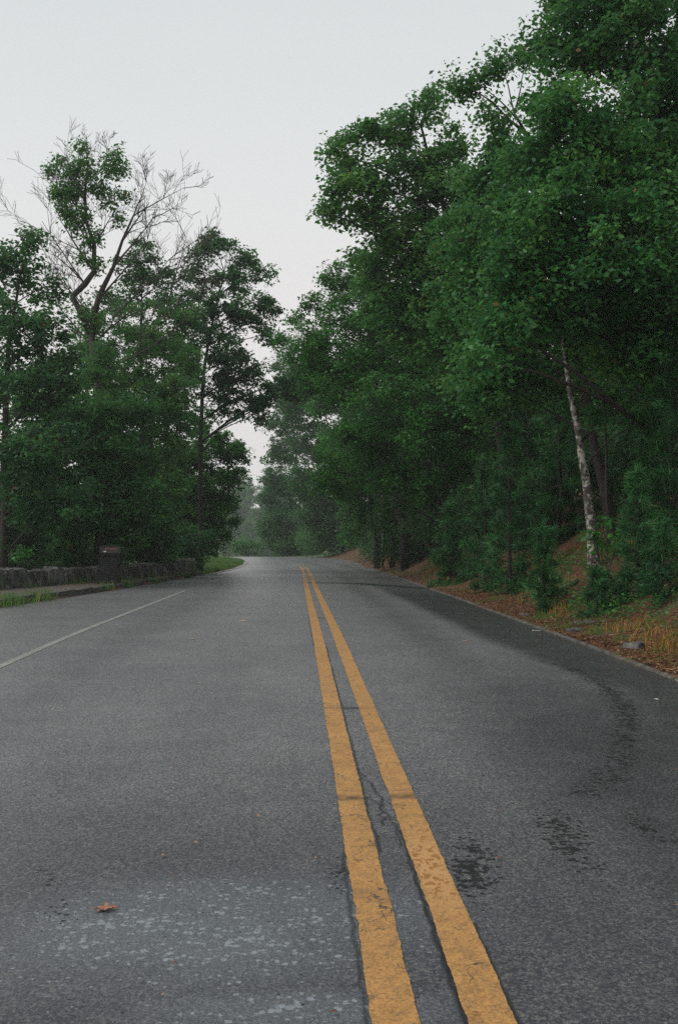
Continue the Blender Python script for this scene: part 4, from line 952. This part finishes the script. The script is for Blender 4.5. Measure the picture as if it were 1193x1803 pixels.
scatter('lawn_grass', 'short green grass in the triangle inside the bend', np.stack([xl_, yl, H(xl_, yl) - .01], -1), .11, M['grass'], .006, 5)
up_ = np.concatenate([bank_pts(900, 7.5, 60, .9, 8, rg, 1.1, .42, 2.2, 8), bank_pts(500, 8, 20, .6, 7, rg, 1.0, .40, 1.3, 5)]); kk = np.repeat(np.arange(len(up_)), 46)
P = up_[kk] + rg.normal(size=(len(kk), 3)) * np.array((.13, .13, .06)); P[:, 2] = H(P[:, 0], P[:, 1]) + rg.random(len(P)) ** 1.3 * .26
v, f, t = leaf_quads(P, .06, rg, .7, .2); tag(mesh_obj('undergrowth', v, f, M['oak'], attrs={'tint': t}), 'low green leafy plants growing through the fallen leaves on the bank', kind='stuff')
# weeds at the left kerb
def weed(cx, cy, n, sp): 
    P = np.stack([cx + rg.normal(size=n) * sp * .5, cy + rg.normal(size=n) * sp, np.zeros(n)], -1); P[:, 2] = zr(P[:, 1]) + .02; return P
W = [weed(-6.22, 18.4, 420, .5), weed(-6.05, 20.0, 200, .3), weed(-5.62, 26.4, 120, .18), weed(-5.75, 24.6, 60, .2), weed(-5.45, 29.0, 60, .3), weed(-5.2, 33.5, 50, .3)]
scatter('weeds', 'green weeds and grass sprouting from the broken kerb', np.concatenate(W), .20, M['grass'], .007, 6)
yw = 20 + 14 * rg.random(700); xw = xwall(yw) + .05 + .12 * rg.random(700) * 2
k = vnoise(xw * 0, yw, .7, 9) > .45
scatter('wall_weeds', 'ferny weeds growing along the foot of the stone wall', np.stack([xw, yw, zr(yw) + .12], -1)[k], .15, M['grass'], .007, 7)
yk = 15 + 20 * rg.random(900); xk = np.interp(yk, LE[:, 0], LE[:, 1]) - .1 - 1.1 * rg.random(900) * smooth((36 - yk) / 12)
scatter('pavement_litter', 'pale fallen leaves on the pavement by the wall', np.stack([xk, yk, zr(yk) + .14], -1), .05, M['litter'], 'leaf', 8)

# crumbs of leaves, twigs and grit on the asphalt, thicker toward its edges
n = 6000; y = 2.2 * (60 / 2.2) ** rg.random(n); side = rg.random(n)
off = np.where(side < .62, np.interp(y, RE[:, 0], RE[:, 1]) - .01 - .7 * rg.random(n) ** 4, np.where(side < .85, np.interp(y, LE[:, 0], LE[:, 1]) + .05 + .9 * rg.random(n) ** 3, -6 + 9 * rg.random(n)))
k = (side < .85) | (rg.random(n) < .35); P = np.stack([off, y, road_z(off, y) + .003], -1)[k]
scatter('road_litter', 'scraps of leaves and grit scattered along the asphalt edges', P, .018, M['litter'], 'leaf', 12, .9, .5)

# rocks on the bank
rk = [(1118, 10.4, .12, 'flat grey rock beside the verge at the far right'), (1112, 12.0, .13, 'pale rock under the upright young pine'), (1010, 12.3, .09, 'small grey rock in the grass below the tiny pine seedling'),
      (925, 15.2, .08, 'small rock in the leaves left of the fallen log'), (865, 16.2, .07, 'small rock near the foot of the broad young pine'), (1030, 13.0, .11, 'angular rock lying right of the fallen log')]
for px, d, r, lb in rk:
    x = px_base(px, d); z = Hs(x, d); b = MB(); rough_block(b, (0, 0, 0), (r * 1.2, r * .8, r * .42), random.uniform(0, 3), r * .22, 6)
    o = b.build('rock', M['rock'], None, smooth=True, loc=(x, d, z + r * .02)); tag(o, lb, 'rock', 'rocks on the right bank')
# fallen log
LD = 16.6; x0, x1 = px_base(968, LD), px_base(1012, LD + .5); lg = MB(); z0, z1 = Hs(x0, LD), Hs(x1, LD + .5)
lg.tube([(x0 - .05, LD - .05, z0 + .04), (x0 + .08, LD + .1, (z0 * 2 + z1) / 3 + .07), ((x0 + x1) / 2, LD + .25, (z0 + z1) / 2 + .07), (x1 + .05, LD + .55, z1 + .06)], [.035, .05, .052, .045], 8)
lg.tube([((x0 + x1) / 2, LD + .25, (z0 + z1) / 2 + .09), ((x0 + x1) / 2 + .15, LD + .15, (z0 + z1) / 2 + .2)], [.018, .006], 5)
tag(lg.build('fallen_log', M['bark_dead'], None, smooth=True), 'short grey fallen log lying across the slope of the bank', 'log')
st = MB(); rn = random.Random(8)
for px, py, d, L, a, lb in ((845, 1052, 17.6, .5, .5, 'thin pale stick standing up from the verge'), (1035, 1128, 11.4, .7, .12, 'long thin stick at the verge near the road edge'), (1090, 1150, 9.9, .8, -.1, 'long dead stem lying along the road edge at the right'), (1060, 1140, 10.4, .6, .05, 'thin dry stem behind the longest one at the road edge')):
    x = px_base(px, d); z = Hs(x, d); s_ = MB(); s_.tube([(0, 0, 0.01), (L * .5 * cos(a), .1, .03 + L * .3 * max(0, sin(a))), (L * cos(a), .15, .02 + L * .8 * max(0, sin(a)))], [.006, .005, .003], 5)
    tag(s_.build('stick', M['bark_dead'], None, loc=(x, d, z + .02)), lb, 'stick', 'sticks on the verge')

# fallen leaves and chips on the asphalt
def fallen(px, py, L, mat, lb, name='fallen_leaf', cat='leaf', rot=0, lobes=7, asp=.55):
    d = CAM_Z * FPX / (py - HOR)
    for _ in range(6): d = (CAM_Z - float(zr(d))) * FPX / (py - HOR)
    x = px_base(px, d); rn = random.Random(int(px + py)); v = [(0, 0, .006)]; n = lobes * 4
    for i in range(n):
        a = 2 * pi * i / n; r = L * .5 * (1 if i % 4 == 0 else .68 if i % 2 else .42) * rn.uniform(.85, 1.1)
        v.append((cos(a) * r, sin(a) * r * asp, rn.uniform(.001, .012)))
    f = [(0, 1 + i, 1 + (i + 1) % n) for i in range(n)]
    o = mesh_obj(name, np.array(v), f, mat, loc=(x, d, float(road_z(x, d)) + .004)); o.rotation_euler = (0, 0, rot); tag(o, lb, cat)
    md = o.modifiers.new('thick', 'SOLIDIFY'); md.thickness = .0012
fallen(190, 1603, .088, M['redleaf'], 'orange red fallen leaf lying among the pale scuffs at the lower left', rot=.15, asp=.8, lobes=8)
fallen(340, 1127, .10, M['tanleaf'], 'pale curled leaf on the left lane', rot=1)
fallen(428, 1095, .12, M['tanleaf'], 'tan leaf in the middle of the left lane beyond the pale curled one', rot=.1, asp=.4)
fallen(818, 1130, .09, M['tanleaf'], 'pinkish curled leaf on the right lane', rot=.6)
fallen(455, 1441, .022, M['tanleaf'], 'tiny tan leaf scrap on the left lane near the camera', rot=.8)
fallen(943, 1111, .15, M['chipwhite'], 'long whitish chip against the right road edge', 'wood_chip', 'chip', 0, 5, .35)
fallen(1152, 1232, .05, M['chipwhite'], 'white splinter on the asphalt at the far right', 'wood_chip', 'chip', -.9, 4, .3)
fallen(519, 1052, .10, M['tanleaf'], 'far pale leaf just left of the yellow lines', rot=.3)
fallen(672, 1038, .14, M['tanleaf'], 'far tan leaf on the right lane past the dark damp streak', rot=.3, asp=.4)

# ------------------------------------------------------------------ haze
hz = bpy.data.materials.new('mist_air'); hz.use_nodes = True; n_ = hz.node_tree; n_.nodes.clear()
oo = n_.nodes.new('ShaderNodeOutputMaterial'); pv = n_.nodes.new('ShaderNodeVolumePrincipled')
pv.inputs['Color'].default_value = (.93, .96, .95, 1); pv.inputs['Density'].default_value = .0008; pv.inputs['Anisotropy'].default_value = .2
n_.links.new(pv.outputs[0], oo.inputs['Volume'])
b = MB(); b.box((0, 180, 8), (455, 245, 27)); o = b.build('haze', hz); tag(o, 'thin morning mist hanging over the road and woods', kind='stuff')
